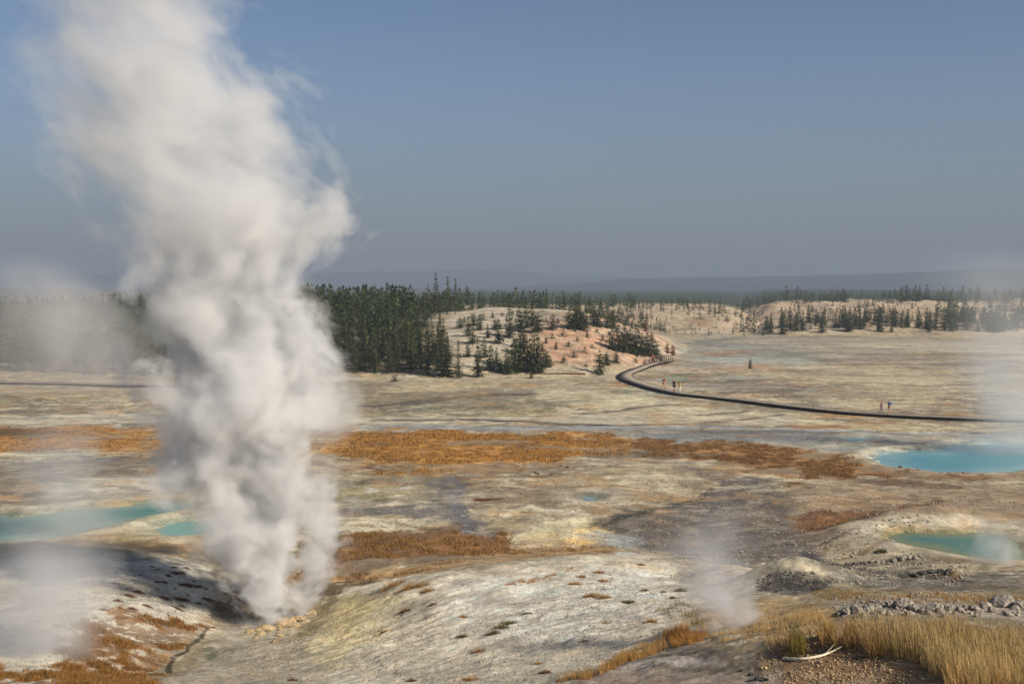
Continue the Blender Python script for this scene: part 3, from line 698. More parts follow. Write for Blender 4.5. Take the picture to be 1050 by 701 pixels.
# trees and bushes standing on the bare hill (column, row of foot, height in rows)
HT = [(455,386,44,'forest'),(503,379,22,'hill'),(511,352,22,'hill'),(513,381,12,'round'),(520,383,24,'hill'),(527,381,30,'hill'),(534,378,36,'hill'),(541,380,22,'round'),(548,381,40,'hill'),(553,382,26,'hill'),(559,376,16,'round'),
 (522,346,26,'hill'),(533,338,22,'hill'),(540,336,24,'hill'),(546,334,20,'hill'),(551,340,18,'round'),(567,338,14,'round'),(537,357,20,'hill'),(530,362,14,'round'),(584,337,22,'hill'),(590,335,24,'hill'),(594,338,20,'round'),(600,336,14,'round'),(609,333,22,'hill'),(613,335,14,'round'),(623,336,14,'round'),(629,337,16,'hill'),
 (634,360,24,'hill'),(640,361,26,'hill'),(628,358,18,'round'),(646,362,22,'round'),(652,364,28,'hill'),(658,364,20,'round'),(664,365,22,'hill'),(669,366,18,'round'),(673,367,12,'round'),(622,374,12,'round'),(632,372,14,'hill'),
 (485,352,16,'hill'),(492,338,14,'hill'),(500,346,12,'hill'),(480,344,18,'hill'),(497,366,18,'hill'),(509,372,14,'hill'),(486,334,12,'round'),(575,366,0,'b'),(480,366,14,'hill'),(508,338,10,'round'),(472,336,10,'round')]
hg = 'pines standing on the bare hillside'
for px, py, h, k in HT:
    if k == 'b': continue
    if px > 620: lb = 'dark pine in the clump near the right-hand toe of the bare hill'; g_ = 'pines clumped at the right-hand toe of the bare hill'
    elif px > 560: lb = 'dark pine in the row along the upper edge of the pink slope'; g_ = 'pines along the upper edge of the pink slope'
    elif py < 350 and px > 515: lb = 'dark pine in the clump near the top of the bare hill'; g_ = 'pines clumped near the top of the bare hill'
    elif px > 512: lb = 'dark pine in the dense clump low on the middle of the bare hill'; g_ = 'pines in the dense clump low on the bare hill'
    else: lb = 'thin scattered pine on the whitish left part of the bare hill'; g_ = 'thin pines on the whitish left part of the bare hill'
    tree_at(px, py, k, h*1.15, lb, g_, variants=6, widen=1.45)
for px, py in ((690,364),(684,362),(662,340),(668,350)):
    tree_at(px, py, 'round', 11, 'rust-brown dying young pine at the right-hand end of the bare hill', 'rust-brown young pines at the end of the bare hill', mat=RUSTN)
bush_px = [(560,352),(556,360),(570,358),(592,350),(602,346),(618,349),(625,344),(600,362),(607,357),(583,355),(577,345),(566,347),(646,349),(655,342),(638,346),(601,376),(588,366),(578,372),(563,372),(545,388),(540,351),(505,360),(495,328),(505,326),(515,324),(525,323),(483,326),(476,331),(612,341),(632,341),(648,337),(660,336),(652,372),(661,373),(590,340),(572,330),(581,329),(560,330),(597,328)]
for px, py in bush_px:
    if py > 370 and px > 645: lb, g_ = 'low green bush beside the boardwalk platform', 'low bushes beside the boardwalk platform'
    else: lb, g_ = 'low dark bush dotted on the bare pink and white hillside', 'low bushes dotted on the bare hillside'
    tree_at(px, py, 'bush' if random.random() < .6 else 'round', random.uniform(4.5, 9), lb, g_, name='bush', cat='bush', variants=4)
tree_at(405, 391, 'bush', 6, 'low green bush on the flat in front of the dark forest', name='bush', cat='bush', widen=1.8)

# the forest left of the bare hill: the nearest rows tree by tree
placed = []
tries = 0
while len(placed) < 150 and tries < 6000:
    tries += 1
    u = random.uniform(-45, 466); Y = 206+abs(random.gauss(0, 1))*17
    if u < 130 and random.random() < .45: continue
    if 140 < u < 295 and random.random() < .45: continue
    if u > 440 and Y > 225: continue
    x = (u-525)/F0*Y
    if any((x-a)**2+(Y-b)**2 < 2.3 for a, b in placed): continue
    placed.append((x, Y)); h = random.uniform(5.6, 8.6) if u > 130 else random.uniform(4.6, 7.8)
    place_tree(x, Y, 'forest', h, 'dark green pine in the dense forest edge left of the bare hill' if u > 130 else 'dark pine at the far left forest edge behind drifting steam',
               'pines of the forest edge left of the bare hill' if u > 130 else 'pines at the far left forest edge behind drifting steam', variants=9)
# right-hand and middle-distance pines, individually
far_ind = []
def far_pine(px, Y, h, lb, g_):
    x = (px-525)/F0*Y; place_tree(x, Y, 'hill', h, lb, g_, variants=6, widen=1.15)
for k in range(72):
    px = 786+abs(random.gauss(0, 1))*6 if k < 3 else random.uniform(800, 1052)
    far_pine(px, 383+random.uniform(0, 22), random.uniform(3.4, 7.6), 'pine in the row along the right-hand shore of the far flats', 'pines along the right-hand shore of the far flats')
far_pine(803, 381, 7.6, 'dark full pine at the left-hand end of the shoreline row', None)

# everything further is a wood seen as a mass
def merge_forest(name, spots, mat, label, lo=4.0, hi=8.0):
    bases = []
    for i in range(7):
        c, t, H = proto('far', i); n = len(c.vertices); a = np.zeros(n*3, np.float32); c.vertices.foreach_get('co', a); bases.append(a.reshape(-1, 3)/H)
    Vs = []
    for x, y, z, h in spots:
        b = bases[random.randrange(7)]; a = random.uniform(0, 6.28); c_, s_ = math.cos(a), math.sin(a)
        w = h*random.uniform(.9, 1.3)
        Vs.append(np.stack([(b[:, 0]*c_-b[:, 1]*s_)*w+x, (b[:, 0]*s_+b[:, 1]*c_)*w+y, b[:, 2]*h+z], 1))
    V = np.concatenate(Vs)
    o = obj(name, mesh_np(name, V, np.arange(len(V)).reshape(-1, 3), mat)); tag(o, label, 'forest', None, 'stuff'); return o
sp = []
def scatter(n, fu, fy, fh, cond=None):
    us = np.array([fu() for _ in range(n)]); Ys = np.array([fy() for _ in range(n)])
    xs = (us-525)/F0*Ys; zs = terrain(xs, Ys)
    for x, Y, z, u in zip(xs, Ys, zs, us):
        if cond is None or cond(u, Y): sp.append((x, Y, z-.2, min(8.2, fh(u, Y))))
U = random.uniform
scatter(1500, lambda: U(-80, 462), lambda: U(214, 345), lambda u, Y: (U(4.8, 7.6) if u > 200 else U(4, 6.6))*(1 if u < 425 else .72), lambda u, Y: u < 442 or Y > 285)
scatter(260, lambda: U(420, 640), lambda: U(300, 365), lambda u, Y: U(3.0, 5.8)*(1 if u < 560 else .8), lambda u, Y: random.random() < .8)
for bx, by, h0 in [(random.gauss(c, 9), random.gauss(yy, 6), hh) for c, yy, hh, n_ in ((452,335,6,16),(548,338,7,10),(572,345,6,8),(620,350,5,8)) for _ in range(n_)]:
    xx = (bx-525)/F0*by; sp.append((xx, by, gz(xx, by)-.2, h0*U(.7, 1.15)))
merge_forest('forest', sp, NEEDLE_D, 'dark green pine forest covering the hill left of the bare slope'); sp = []
def rise(u): return float(np.interp(u, [430,560,640,700,745,790,860,940,1000,1100], [1.15,1.0,.78,.6,.62,1.0,.75,1.1,.85,1.1]))*(1+.18*math.sin(u*.11)+.14*math.sin(u*.37+1))
scatter(260, lambda: U(440, 720), lambda: U(440, 560), lambda u, Y: U(3.2, 6.6)*rise(u))
clump = lambda u, Y: float(fbm(np.array([(u-525)/F0*Y]), np.array([Y*1.0]), 26, 2, 240)[0]) > -.02
scatter(330, lambda: U(600, 790), lambda: U(376, 445), lambda u, Y: U(1.6, 5.2), clump)
scatter(150, lambda: U(600, 800), lambda: U(374, 450), lambda u, Y: U(.8, 2.2))
scatter(160, lambda: U(800, 1090), lambda: U(440, 530), lambda u, Y: U(.8, 2.0))
scatter(150, lambda: U(750, 1090), lambda: U(530, 600), lambda u, Y: U(3.0, 8.4)*rise(u), lambda u, Y: math.sin(u*.09)+math.sin(u*.031+2) > -.7)
scatter(170, lambda: U(960, 1090), lambda: U(385, 500), lambda u, Y: U(3, 7))
scatter(210, lambda: U(800, 1090), lambda: U(388, 440), lambda u, Y: U(2.5, 6.6), lambda u, Y: math.sin(u*.07+1)+random.random()*1.2 > -.2)
scatter(320, lambda: U(770, 1090), lambda: U(440, 540), lambda u, Y: U(1.4, 4.2), clump)
scatter(300, lambda: U(-120, 560), lambda: U(620, 900), lambda u, Y: U(3, 6)*(1 if u < 430 else .8))
scatter(260, lambda: U(790, 1150), lambda: U(620, 900), lambda u, Y: U(2.5, 5.5)*rise(u))
merge_forest('distant_forest', sp, NEEDLE_D, 'hazy distant pine woods on the low rises beyond the flats')

# ------------------------------------------------------------------ boardwalks
PLANK = simple('weathered_planks', (146,134,116), .85, .22, 1.2, spec=.2)
DWOOD = simple('dark_timber', (58,52,48), .9, .3, 1.5, spec=.15)
RAILW = simple('rail_timber', (92,80,68), .85, .25, 2, spec=.15)
def catmull(P, n=8):
    P = np.array(P, float); P = np.vstack([2*P[0]-P[1], P, 2*P[-1]-P[-2]]); out = []
    for i in range(1, len(P)-2):
        for k in range(n):
            t = k/n; out.append(.5*((2*P[i])+(-P[i-1]+P[i+1])*t+(2*P[i-1]-5*P[i]+4*P[i+1]-P[i+2])*t*t+(-P[i-1]+3*P[i]-3*P[i+1]+P[i+2])*t**3))
    out.append(P[-2]); return np.array(out)
def sweep(path, offs, z0, z1, close=True):
    """a strip with rectangular section: offs=(left,right)"""
    d = np.gradient(path, axis=0); d /= np.linalg.norm(d, axis=1)[:, None]; nrm = np.stack([-d[:, 1], d[:, 0]], 1)
    a = path+nrm*offs[0]; b = path+nrm*offs[1]; n = len(path)
    V = np.concatenate([np.c_[a, z0], np.c_[b, z0], np.c_[b, z1], np.c_[a, z1]]); F = []
    for i in range(n-1):
        for k in range(4):
            k2 = (k+1) % 4; F.append((k*n+i, k2*n+i, k2*n+i+1, k*n+i+1))
    F.append((0, 3*n, 2*n, n)); F.append((n-1, 2*n-1, 3*n-1, 4*n-1))
    return V, np.array(F)
def box(cx, cy, z0, z1, sx, sy):
    V = [(cx+a*sx/2, cy+b*sy/2, z) for z in (z0, z1) for a, b in ((-1,-1),(1,-1),(1,1),(-1,1))]
    F = [(3,2,1,0),(4,5,6,7),(0,1,5,4),(1,2,6,5),(2,3,7,6),(3,0,4,7)]
    return np.array(V), np.array(F)
def joinVF(parts):
    Vs = []; Fs = []; k = 0
    for v, f in parts: Vs.append(v); Fs.append(np.asarray(f)+k); k += len(v)
    return np.concatenate(Vs), np.concatenate(Fs)
DECKH = .38
def boardwalk(pxs, width, label, rail_from=None, spacing=3.0):
    base = np.array([G(p[0], p[1])[0][:2] for p in pxs]); path = catmull(base, 8)
    # resample
    seg = np.r_[0, np.cumsum(np.linalg.norm(np.diff(path, axis=0), axis=1))]; n = int(seg[-1]/1.0)
    s = np.linspace(0, seg[-1], n); path = np.c_[np.interp(s, seg, path[:, 0]), np.interp(s, seg, path[:, 1])]
    zg = terrain(path[:, 0], path[:, 1]); k = np.ones(9)/9; zs = np.convolve(np.pad(zg, 4, mode='edge'), k, 'valid')
    zt = np.maximum(zs, zg)+DECKH
    root = empty('boardwalk', (0, 0, 0)); tag(root, label, 'boardwalk')
    obj('deck', mesh_np('deck', *sweep(path, (-width/2, width/2), zt-.06, zt), PLANK), root)
    for sd in (-1, 1):
        obj('edge_beam', mesh_np('edge_beam', *sweep(path, (sd*width/2-.06+sd*.063, sd*width/2+.06+sd*.063), zt-.2, zt+.012), DWOOD), root)
    d = np.gradient(path, axis=0); d /= np.linalg.norm(d, axis=1)[:, None]; nr = np.stack([-d[:, 1], d[:, 0]], 1)
    cnt = 0
    for i in range(2, n-1, max(1, int(spacing))):
        for sd in (-1, 1):
            if cnt >= 96: break
            c = path[i]+nr[i]*sd*(width/2-.25); cnt += 1
            obj('post', mesh_np('post', *box(c[0], c[1], terrain(c[:1], c[1:])[0]-.3, zt[i]-.062, .16, .16), DWOOD), root)
    if rail_from:
        i0_, i1_ = int(n*rail_from[0]), int(n*rail_from[1])
        for sd in (-1, 1):
            off = sd*(width/2-.08)
            for zz in (.5, 1.0):
                obj('rail', mesh_np('rail', *sweep(path[i0_:i1_], (off-.05, off+.05), zt[i0_:i1_]+zz, zt[i0_:i1_]+zz+.12), RAILW), root)
            for i in range(i0_, i1_, 2):
                c = path[i]+nr[i]*off; obj('rail_post', mesh_np('rail_post', *box(c[0], c[1], zt[i]+.013, zt[i]+1.18, .14, .14), RAILW), root)
        e = i1_-1; c0 = path[e]+nr[e]*(width/2-.1); c1 = path[e]-nr[e]*(width/2-.1); pp = np.array([c0, (c0+c1)/2, c1])+d[e]*.15
        zz = np.full(3, zt[e]); obj('rail', mesh_np('rail', *sweep(pp, (-.05, .05), zz+1.0, zz+1.12), RAILW), root)
    return path, zt
BW = boardwalk([(1130,435),(1060,433),(1010,431.5),(960,429.5),(900,426.5),(850,422.5),(800,417),(760,412),(720,407.5),(692,404),(672,399.5),(654,394),(643,389.5),(641.5,385.5),(648,382),(658,378),(668,374.5),(676,372.5),(686,371)], 2.3,
          'long dark-edged wooden boardwalk curving across the flats to the foot of the bare hill', (.90, 1.0))
boardwalk([(-70,393.5),(0,393.7),(60,394.3),(116,396),(200,397.5),(280,398)], 2.2, 'low wooden boardwalk at the far left in front of the steamy forest edge')

# ------------------------------------------------------------------ people
def skin_mesh(name, joints, edges, mat, sub=1):
    me = bpy.data.meshes.new(name); me.from_pydata([j[:3] for j in joints], edges, [])
    o = bpy.data.objects.new(name, me); COL.objects.link(o)
    sk = o.modifiers.new('s', 'SKIN'); ss = o.modifiers.new('u', 'SUBSURF'); ss.levels = sub; ss.render_levels = sub
    for i, j in enumerate(joints): me.skin_vertices[0].data[i].radius = (j[3], j[4] if len(j) > 4 else j[3])
    me.skin_vertices[0].data[0].use_root = True
    dg = bpy.context.evaluated_depsgraph_get(); m2 = bpy.data.meshes.new_from_object(o.evaluated_get(dg))
    bpy.data.objects.remove(o); m2.name = name; m2.materials.clear(); m2.materials.append(mat)
    m2.polygons.foreach_set('use_smooth', np.ones(len(m2.polygons), bool)); return m2
SKINM = simple('skin', (196,142,112), .6, .1, 5); HAIRM = simple('hair', (60,42,30), .7, .2, 9)
_cm = {}
def cloth(c):
    if c not in _cm: _cm[c] = simple('cloth', c, .85, .15, 5)
    return _cm[c]
def person(px, py, h, face, top, legs, label, pack=None, hat=None, bent=0.0, arms=0, long_legs=False, t=None, lateral=0.0):
    """standing or strolling figure on the boardwalk; face = heading in radians (0 looks along +X)"""
    if t is None:
        g = G(px, py)[0]; j = int(np.argmin(np.hypot(BW[0][:, 0]-g[0], BW[0][:, 1]-g[1])))
        # keep to the sight line column but stand on the deck
        col = 525+F0*BW[0][:, 0]/BW[0][:, 1]; near = np.abs(BW[0][:, 1]-g[1])
        cand = np.abs(col-px)+near*.15; j = int(np.argmin(cand))
    x, y = BW[0][j]; 
    dd = BW[0][min(j+1, len(BW[0])-1)]-BW[0][j-1]; dd /= np.linalg.norm(dd); x += -dd[1]*lateral; y += dd[0]*lateral
    r = empty('person', (x, y, BW[1][j]+.005), face); tag(r, label, 'person'); r.scale = (h/1.75,)*3
    st = .17 if arms == 0 else .10; b = bent
    J = [(0,0,.93,.135,.155),(.01+b*.1,0,1.12,.105,.14),(.02+b*.3,0,1.34,.115,.165),(.02+b*.4,0,1.47,.06,.07),(.03+b*.5,0,1.535,.052),(.045+b*.55,0,1.63,.088,.078),(.04+b*.55,0,1.70,.075,.07),
         (0,.09,.86,.095),(st*.6,.10,.48,.062),(st,.10,.10,.042),(st+.15,.10,.035,.035,.04),
         (0,-.09,.86,.095),(-st*.4,-.10,.48,.062),(-st*1.1,-.10,.12,.042),(-st*1.1+.15,-.10,.04,.035,.04),
         (.02+b*.3,.19,1.41,.058),(-.06,.25,1.15,.043),(.06 if arms < 2 else .22,.24,.92 if arms < 2 else 1.12,.032),(.10 if arms < 2 else .30,.22,.84 if arms < 2 else 1.16,.036,.02),
         (.02+b*.3,-.19,1.41,.058),(.06,-.25,1.15,.043),(.16 if arms < 1 else .28,-.22,.96 if arms < 1 else 1.25,.032),(.20 if arms < 1 else .30,-.20,.89 if arms < 1 else 1.35,.036,.02)]
    Eg = [(0,1),(1,2),(2,3),(3,4),(4,5),(5,6),(0,7),(7,8),(8,9),(9,10),(0,11),(11,12),(12,13),(13,14),(2,15),(15,16),(16,17),(17,18),(2,19),(19,20),(20,21),(21,22)]
    body = obj('body', skin_mesh('body', J, Eg, SKINM), r)
    def g_(j, k): v = list(j); v[3] += k; v[4:] = [j[4]+k] if len(j) > 4 else []; return tuple(v)
    def cut(a, b_, f): return tuple(a[i]+(b_[i]-a[i])*f for i in range(4))
    k = .038
    tj = [g_(J[0], k),g_(J[1], k),g_(J[2], k),(J[3][0],0,J[3][2]-.02,.075,.10),g_(J[15], k),g_(cut(J[15], J[16], .7), k),g_(J[19], k),g_(cut(J[19], J[20], .7), k)]
    obj('shirt', skin_mesh('shirt', tj, [(0,1),(1,2),(2,3),(2,4),(4,5),(2,6),(6,7)], cloth(top)), r)
    f = 1.0 if long_legs else 0
    le = lambda q0, q1, q2: [g_(q0, .025)]+([g_(q1, .03), g_(q2, .03)] if long_legs else [g_(cut(q0, q1, .85), .035)])
    a1 = le(J[7], J[8], J[9]); a2 = le(J[11], J[12], J[13]); pj = [g_(J[0], .03)]+a1+a2; na = len(a1)
    pe = [(0,1)]+[(i, i+1) for i in range(1, na)]+[(0, na+1)]+[(i, i+1) for i in range(na+1, 2*na)]
    obj('trousers' if long_legs else 'shorts', skin_mesh('trousers', pj, pe, cloth(legs)), r)
    hx = J[6][0]
    obj('hair', skin_mesh('hair', [(hx-.03,0,1.66,.085),(hx-.015,0,1.735,.075),(hx+.005,0,1.765,.05)], [(0,1),(1,2)], HAIRM), r)
    if hat: obj('hat', skin_mesh('hat', [(hx+.0,0,1.735,.095),(hx,0,1.80,.07),(hx+.11,0,1.735,.05,.02)], [(0,1),(0,2)], cloth(hat)), r)
    if pack: obj('backpack', skin_mesh('backpack', [(-.20,0,1.08,.10,.15),(-.21+b*.1,0,1.25,.11,.16),(-.17+b*.2,0,1.42,.08,.13)], [(0,1),(1,2)], cloth(pack)), r)
    sh = cloth((50,46,44))
    for q in (10, 14): obj('shoe', skin_mesh('shoe', [(J[q][0]-.13, J[q][1], .055, .05, .05),(J[q][0]+.04, J[q][1], .04, .04, .045)], [(0,1)], sh), r)
    return r
person(902, 424, 1.62, R(-30), (128,86,110), (216,206,206), 'person in a mauve top and white shorts walking on the right part of the boardwalk')
person(912, 424.5, 1.82, R(170), (60,96,150), (172,140,108), 'person with a blue backpack and tan shorts standing right of the walker in white shorts', pack=(52,98,160), arms=1)
person(678, 401, 1.8, R(150), (34,32,36), (176,130,104), 'lone person in black with a bright orange daypack near the boardwalk bend', pack=(224,96,40), lateral=-.5)
person(689, 403, 1.78, R(200), (30,34,44), (40,42,52), 'person in dark clothes bending forward at the left of the small group on the boardwalk', bent=.5, arms=1, pack=(46,44,48), long_legs=False, lateral=-.6)
person(692.5, 403, 1.86, R(20), (28,36,52), (54,60,74), 'person in navy with a white cap in the middle of the small boardwalk group', hat=(214,212,206), arms=2, lateral=.1)
person(697, 404, 1.68, R(190), (232,188,40), (206,206,196), 'person in yellow shirt, red cap and white trousers, right of the small group', hat=(206,64,40), arms=2, long_legs=True, lateral=-.3)
person(672, 376, 1.78, R(240), (178,60,66), (60,58,74), 'person in a red top on the railed boardwalk platform', arms=2, long_legs=True, lateral=.4)
person(676.5, 375, 1.74, R(-60), (34,44,84), (48,50,66), 'person in dark blue on the railed platform, right of the red top', arms=1, long_legs=True, lateral=-.3)

# ------------------------------------------------------------------ rocks
def rock_mesh(seed, sx, sy, sz, mat):
    bm = bmesh.new(); bmesh.ops.create_icosphere(bm, subdivisions=3, radius=1)
    rs = np.random.default_rng(seed); dirs = rs.normal(size=(11, 3)); dirs /= np.linalg.norm(dirs, axis=1)[:, None]; ofs = rs.uniform(.62, .95, 11)
    for v in bm.verts:
        p = np.array(v.co); 
        for d, o_ in zip(dirs, ofs):
            t = p@d
            if t > o_: p = p-d*(t-o_)*.92
        p = p*(1+.05*math.sin(p[0]*7+seed)+.04*math.sin(p[1]*9+p[2]*6+seed*2))
        v.co = (p[0]*sx, p[1]*sy, p[2]*sz)
    m = bpy.data.meshes.new('rock'); bm.to_mesh(m); bm.free(); m.materials.append(mat); return m
ROCK = simple('pale_rock', (150,140,126), .92, .3, 2.2, .12, spec=.15)
ROCKY = simple('sulphur_rock', (188,166,124), .92, .3, 2.5, .12, spec=.15, c2=(150,128,100))
ROCKD = simple('dark_rock', (84,78,72), .9, .3, 2.2, .12, spec=.2)
rp = [rock_mesh(900+i, .5, .42, .36, ROCK) for i in range(7)]; rpy = [rock_mesh(920+i, .5, .45, .36, ROCKY) for i in range(4)]; rpd = [rock_mesh(940+i, .5, .42, .32, ROCKD) for i in range(3)]
def rock_at(px, py, wpx, label, group=None, kind=rp, flat=1.0):
    g = G(px, py)[0]; s = wpx*g[1]/F0
    o = obj('rock', random.choice(kind), None, (g[0], g[1], gz(g[0], g[1])+s*.14*flat)); o.scale = (s, s*random.uniform(.8, 1.2), s*random.uniform(.85, 1.15)*flat)
    o.rotation_euler = (random.uniform(-.3, .3), random.uniform(-.3, .3), random.uniform(0, 6.28)); tag(o, label, 'rock', group); return o
rock_at(1027, 622, 27, 'largest grey boulder at the right-hand end of the rock line above the reeds', None)
rock_at(1010, 624, 16, 'dark-shadowed grey boulder just left of the largest boulder above the reeds', None)
rock_at(927, 622, 20, 'peaked pale rock standing highest in the middle of the rock line')
rock_at(914, 622, 17, 'angular grey rock just left of the peaked pale rock')
rgl = 'rocks in the line above the reeds'
for px, py, w in ((868,628,15),(878,628,18),(890,626,16),(898,625,14),(904,628,12),(938,626,14),(946,628,10),(957,626,17),(964,628,13),(974,625,12),(983,627,12),(990,625,10),(999,626,13),(1018,628,14),(1040,626,14),(952,630,10),(932,630,11),(885,632,9),(860,631,9),(970,631,9),(1003,632,10),(1033,631,12),(912,631,9),(944,622,8),(1046,622,16)):
    rock_at(px, py, w, 'small pale rock among the line of rocks above the reeds', rgl)
for px, py, w in ((268,651,13),(276,648,10),(291,640,13),(298,636,11),(286,653,9),(309,637,10),(317,631,11),(322,628,8),(304,644,9),(295,650,8),(283,658,7),(262,655,8),(271,645,12),(280,644,9),(288,646,8),(301,631,9),(311,628,8),(264,647,7),(256,650,7),(294,656,6)):
    rock_at(px+random.uniform(-2,2), py+random.uniform(-1.5,1.5), w*random.uniform(.7,1.7), 'yellowish rock at the mouth of the main steam vent', 'yellowish rocks round the main steam vent', rpy, .6)
for px, py, w in ((900,577,7),(905,577,6),(916,576,9),(921,574,8),(926,575,10),(932,574,9),(938,574,8),(943,573,6),(911,578,5)):
    rock_at(px, py, w, 'pale rock in the short pile below the green pool', 'pale rocks piled below the green pool')
for px, py, w in ((869,579,7),(877,579,8),(885,578,9),(892,577,6),(938,590,9),(946,588,10),(955,587,11),(965,586,10),(973,586,8)):
    rock_at(px, py, w, 'dark rock ledge piece in the channel below the green pool', 'dark ledge rocks in the channel below the green pool', rpd, .8)
rock_at(923, 482.5, 5, 'small dark rock with a pale top on the edge of the blue pool', None, rpd)
for px, py, w in ((575,478,4),(582,479,4),(549,485,4),(552,486,3),(566,487,3)):
    rock_at(px, py, w, 'small dark stone below the ochre meadow edge', 'small dark stones below the ochre meadow', rpd)
for px, py, w in ((770,692,7),(777,696,9),(786,697,7),(760,688,6)):
    rock_at(px, py, w, 'brown stone at the foot of the thin front steam wisp', 'brown stones at the foot of the front steam wisp', rpd)
rock_at(672, 681, 5, 'small pinkish stone on the grey bank near the bottom centre', None, rpy)

# loose gravel
def gravel(name, poly, n, s0, s1, mat, label, seed):
    p = plan(poly); rs = np.random.default_rng(seed); x0, y0 = p.min(0); x1, y1 = p.max(0)
    xs = rs.uniform(x0, x1, n*4); ys = rs.uniform(y0, y1, n*4); m = (poly_sd(p, xs, ys) > 0) & (fbm(xs, ys, 3, 3, seed+50) > -.3); xs, ys = xs[m][:n], ys[m][:n]; z = terrain_full(xs, ys)
    b = np.array([(1,0,0),(-1,0,0),(0,1,0),(0,-1,0),(0,0,1),(0,0,-.4)], float); f = np.array([(0,2,4),(2,1,4),(1,3,4),(3,0,4),(2,0,5),(1,2,5),(3,1,5),(0,3,5)])
    n_ = len(xs); s = s0+(s1-s0)*rs.random(n_)**3; a = rs.uniform(0, 6.28, n_); c_, s_ = np.cos(a)[:, None], np.sin(a)[:, None]
    q = b[None]*rs.uniform(.6, 1.3, (n_, 6, 1))*s[:, None, None]
    V = np.stack([q[..., 0]*c_-q[..., 1]*s_+xs[:, None], q[..., 0]*s_+q[..., 1]*c_+ys[:, None], q[..., 2]*.7+z[:, None]+s[:, None]*.1], -1).reshape(-1, 3)
    F = (f[None]+6*np.arange(n_)[:, None, None]).reshape(-1, 3)
    o = obj(name, mesh_np(name, V, F, mat)); tag(o, label, 'gravel', None, 'stuff')
gravel('gravel', [(780,660),(850,645),(960,680),(1040,690),(1040,705),(780,705)], 2200, .02, .06, ROCKY, 'loose brown gravel in front of the reeds', 1)
gravel('gravel', [(775,592),(800,586),(835,586),(850,598),(840,608),(775,606)], 900, .03, .07, ROCKD, 'dark gravel on the small grey mound', 2)
gravel('gravel', [(300,650),(360,610),(430,600),(460,640),(420,690),(230,698),(250,665)], 2600, .012, .06, ROCKY, 'yellowish gravel on the slope right of the steam vent', 3)
gravel('gravel', [(830,560),(900,530),(980,525),(1000,545),(900,560),(1000,580),(980,600),(850,598)], 1300, .03, .13, ROCK, 'loose stones around the green pool', 4)
gravel('gravel', [(850,612),(920,608),(1060,612),(1060,634),(860,634)], 1600, .02, .10, ROCK, 'pale rubble between the rocks above the reeds', 5)
gravel('gravel', [(820,495),(1000,495),(1060,520),(1000,530),(850,545),(815,520)], 1200, .03, .12, ROCK, 'loose stones on the beige slope below the blue pool', 6)
gravel('gravel', [(480,640),(600,590),(700,600),(690,650),(560,700),(430,700)], 9000, .010, .045, ROCK, 'grey gravel on the white mound', 7)
gravel('gravel', [(360,620),(500,590),(640,575),(690,600),(690,650),(560,700),(300,700)], 1200, .012, .05, ROCKD, 'small dark stones strewn over the white mound', 8)
gravel('gravel', [(300,500),(480,495),(720,480),(720,560),(520,565),(330,545)], 1500, .03, .08, ROCKD, 'dark stones strewn over the pale middle flats', 9)
gravel('gravel', [(20,600),(100,580),(200,590),(215,640),(140,690),(20,690)], 2600, .012, .05, ROCKD, 'dark stones on the white bank left of the vent', 10)
gravel('gravel', [(640,500),(820,490),(830,570),(700,600),(640,560)], 3000, .025, .10, ROCK, 'pale stones on the dark flat right of the middle', 11)

# ------------------------------------------------------------------ dead wood
def branch(name, pts, r0, mat, label, cat, side=True):
    P = catmull(pts, 6); n = len(P); V = []; F = []; sd = 6
    for i, p in enumerate(P):
        rr = r0*(1-.75*i/n)*(1+.15*math.sin(i*2.1)); d = P[min(i+1, n-1)]-P[max(i-1, 0)]; d = Vector(d).normalized()
        a = d.cross(Vector((0, 0, 1))).normalized(); b = d.cross(a)
        for k in range(sd): q = Vector(p)+a*math.cos(k*6.283/sd)*rr+b*math.sin(k*6.283/sd)*rr; V.append(tuple(q))
    for i in range(n-1):
        for k in range(sd): F.append((i*sd+k, i*sd+(k+1) % sd, (i+1)*sd+(k+1) % sd, (i+1)*sd+k))
    parts = [(np.array(V), np.array(F))]
    if side:
        p = np.array(P[n*2//3]); q = p+np.array([.25, .1, .22]); w = r0*.35
        parts.append((np.array([p+(0,0,w),p-(0,0,w),q-(0,0,w*.3),q+(0,0,w*.3)]), np.array([(0,1,2,3)])))
        parts.append((np.array([p+(0,w,0),p-(0,w,0),q-(0,w*.3,0),q+(0,w*.3,0)]), np.array([(0,1,2,3)])))
    o = obj(name, mesh_np(name, *joinVF(parts), mat, True)); tag(o, label, cat); return o
WHITEW = simple('bleached_wood', (222,206,178), .8, .15, 4, spec=.2); BROWNW = simple('brown_wood', (98,62,44), .9, .2, 3)
def gp(px, py, up): g = G(px, py)[0]; return np.array([g[0], g[1], gz(g[0], g[1])+up])
branch('fallen_branch', [gp(803,677,.05),gp(820,678,.06),gp(838,676,.07),gp(850,673,.08),gp(863,668.5,.12)], .05, WHITEW, 'long bleached white branch lying on brown gravel left of the reeds', 'branch')
branch('fallen_log', [gp(487,513.5,.1),gp(500,513,.1),gp(517,512,.1)], .13, BROWNW, 'short reddish brown log lying on the grey stream flat', 'log', False)
branch('fallen_log', [gp(600,384,.15),gp(570,383.5,.15),gp(540,384,.15)], .18, BROWNW, 'thin dark log lying along the foot of the bare hill', 'log', False)

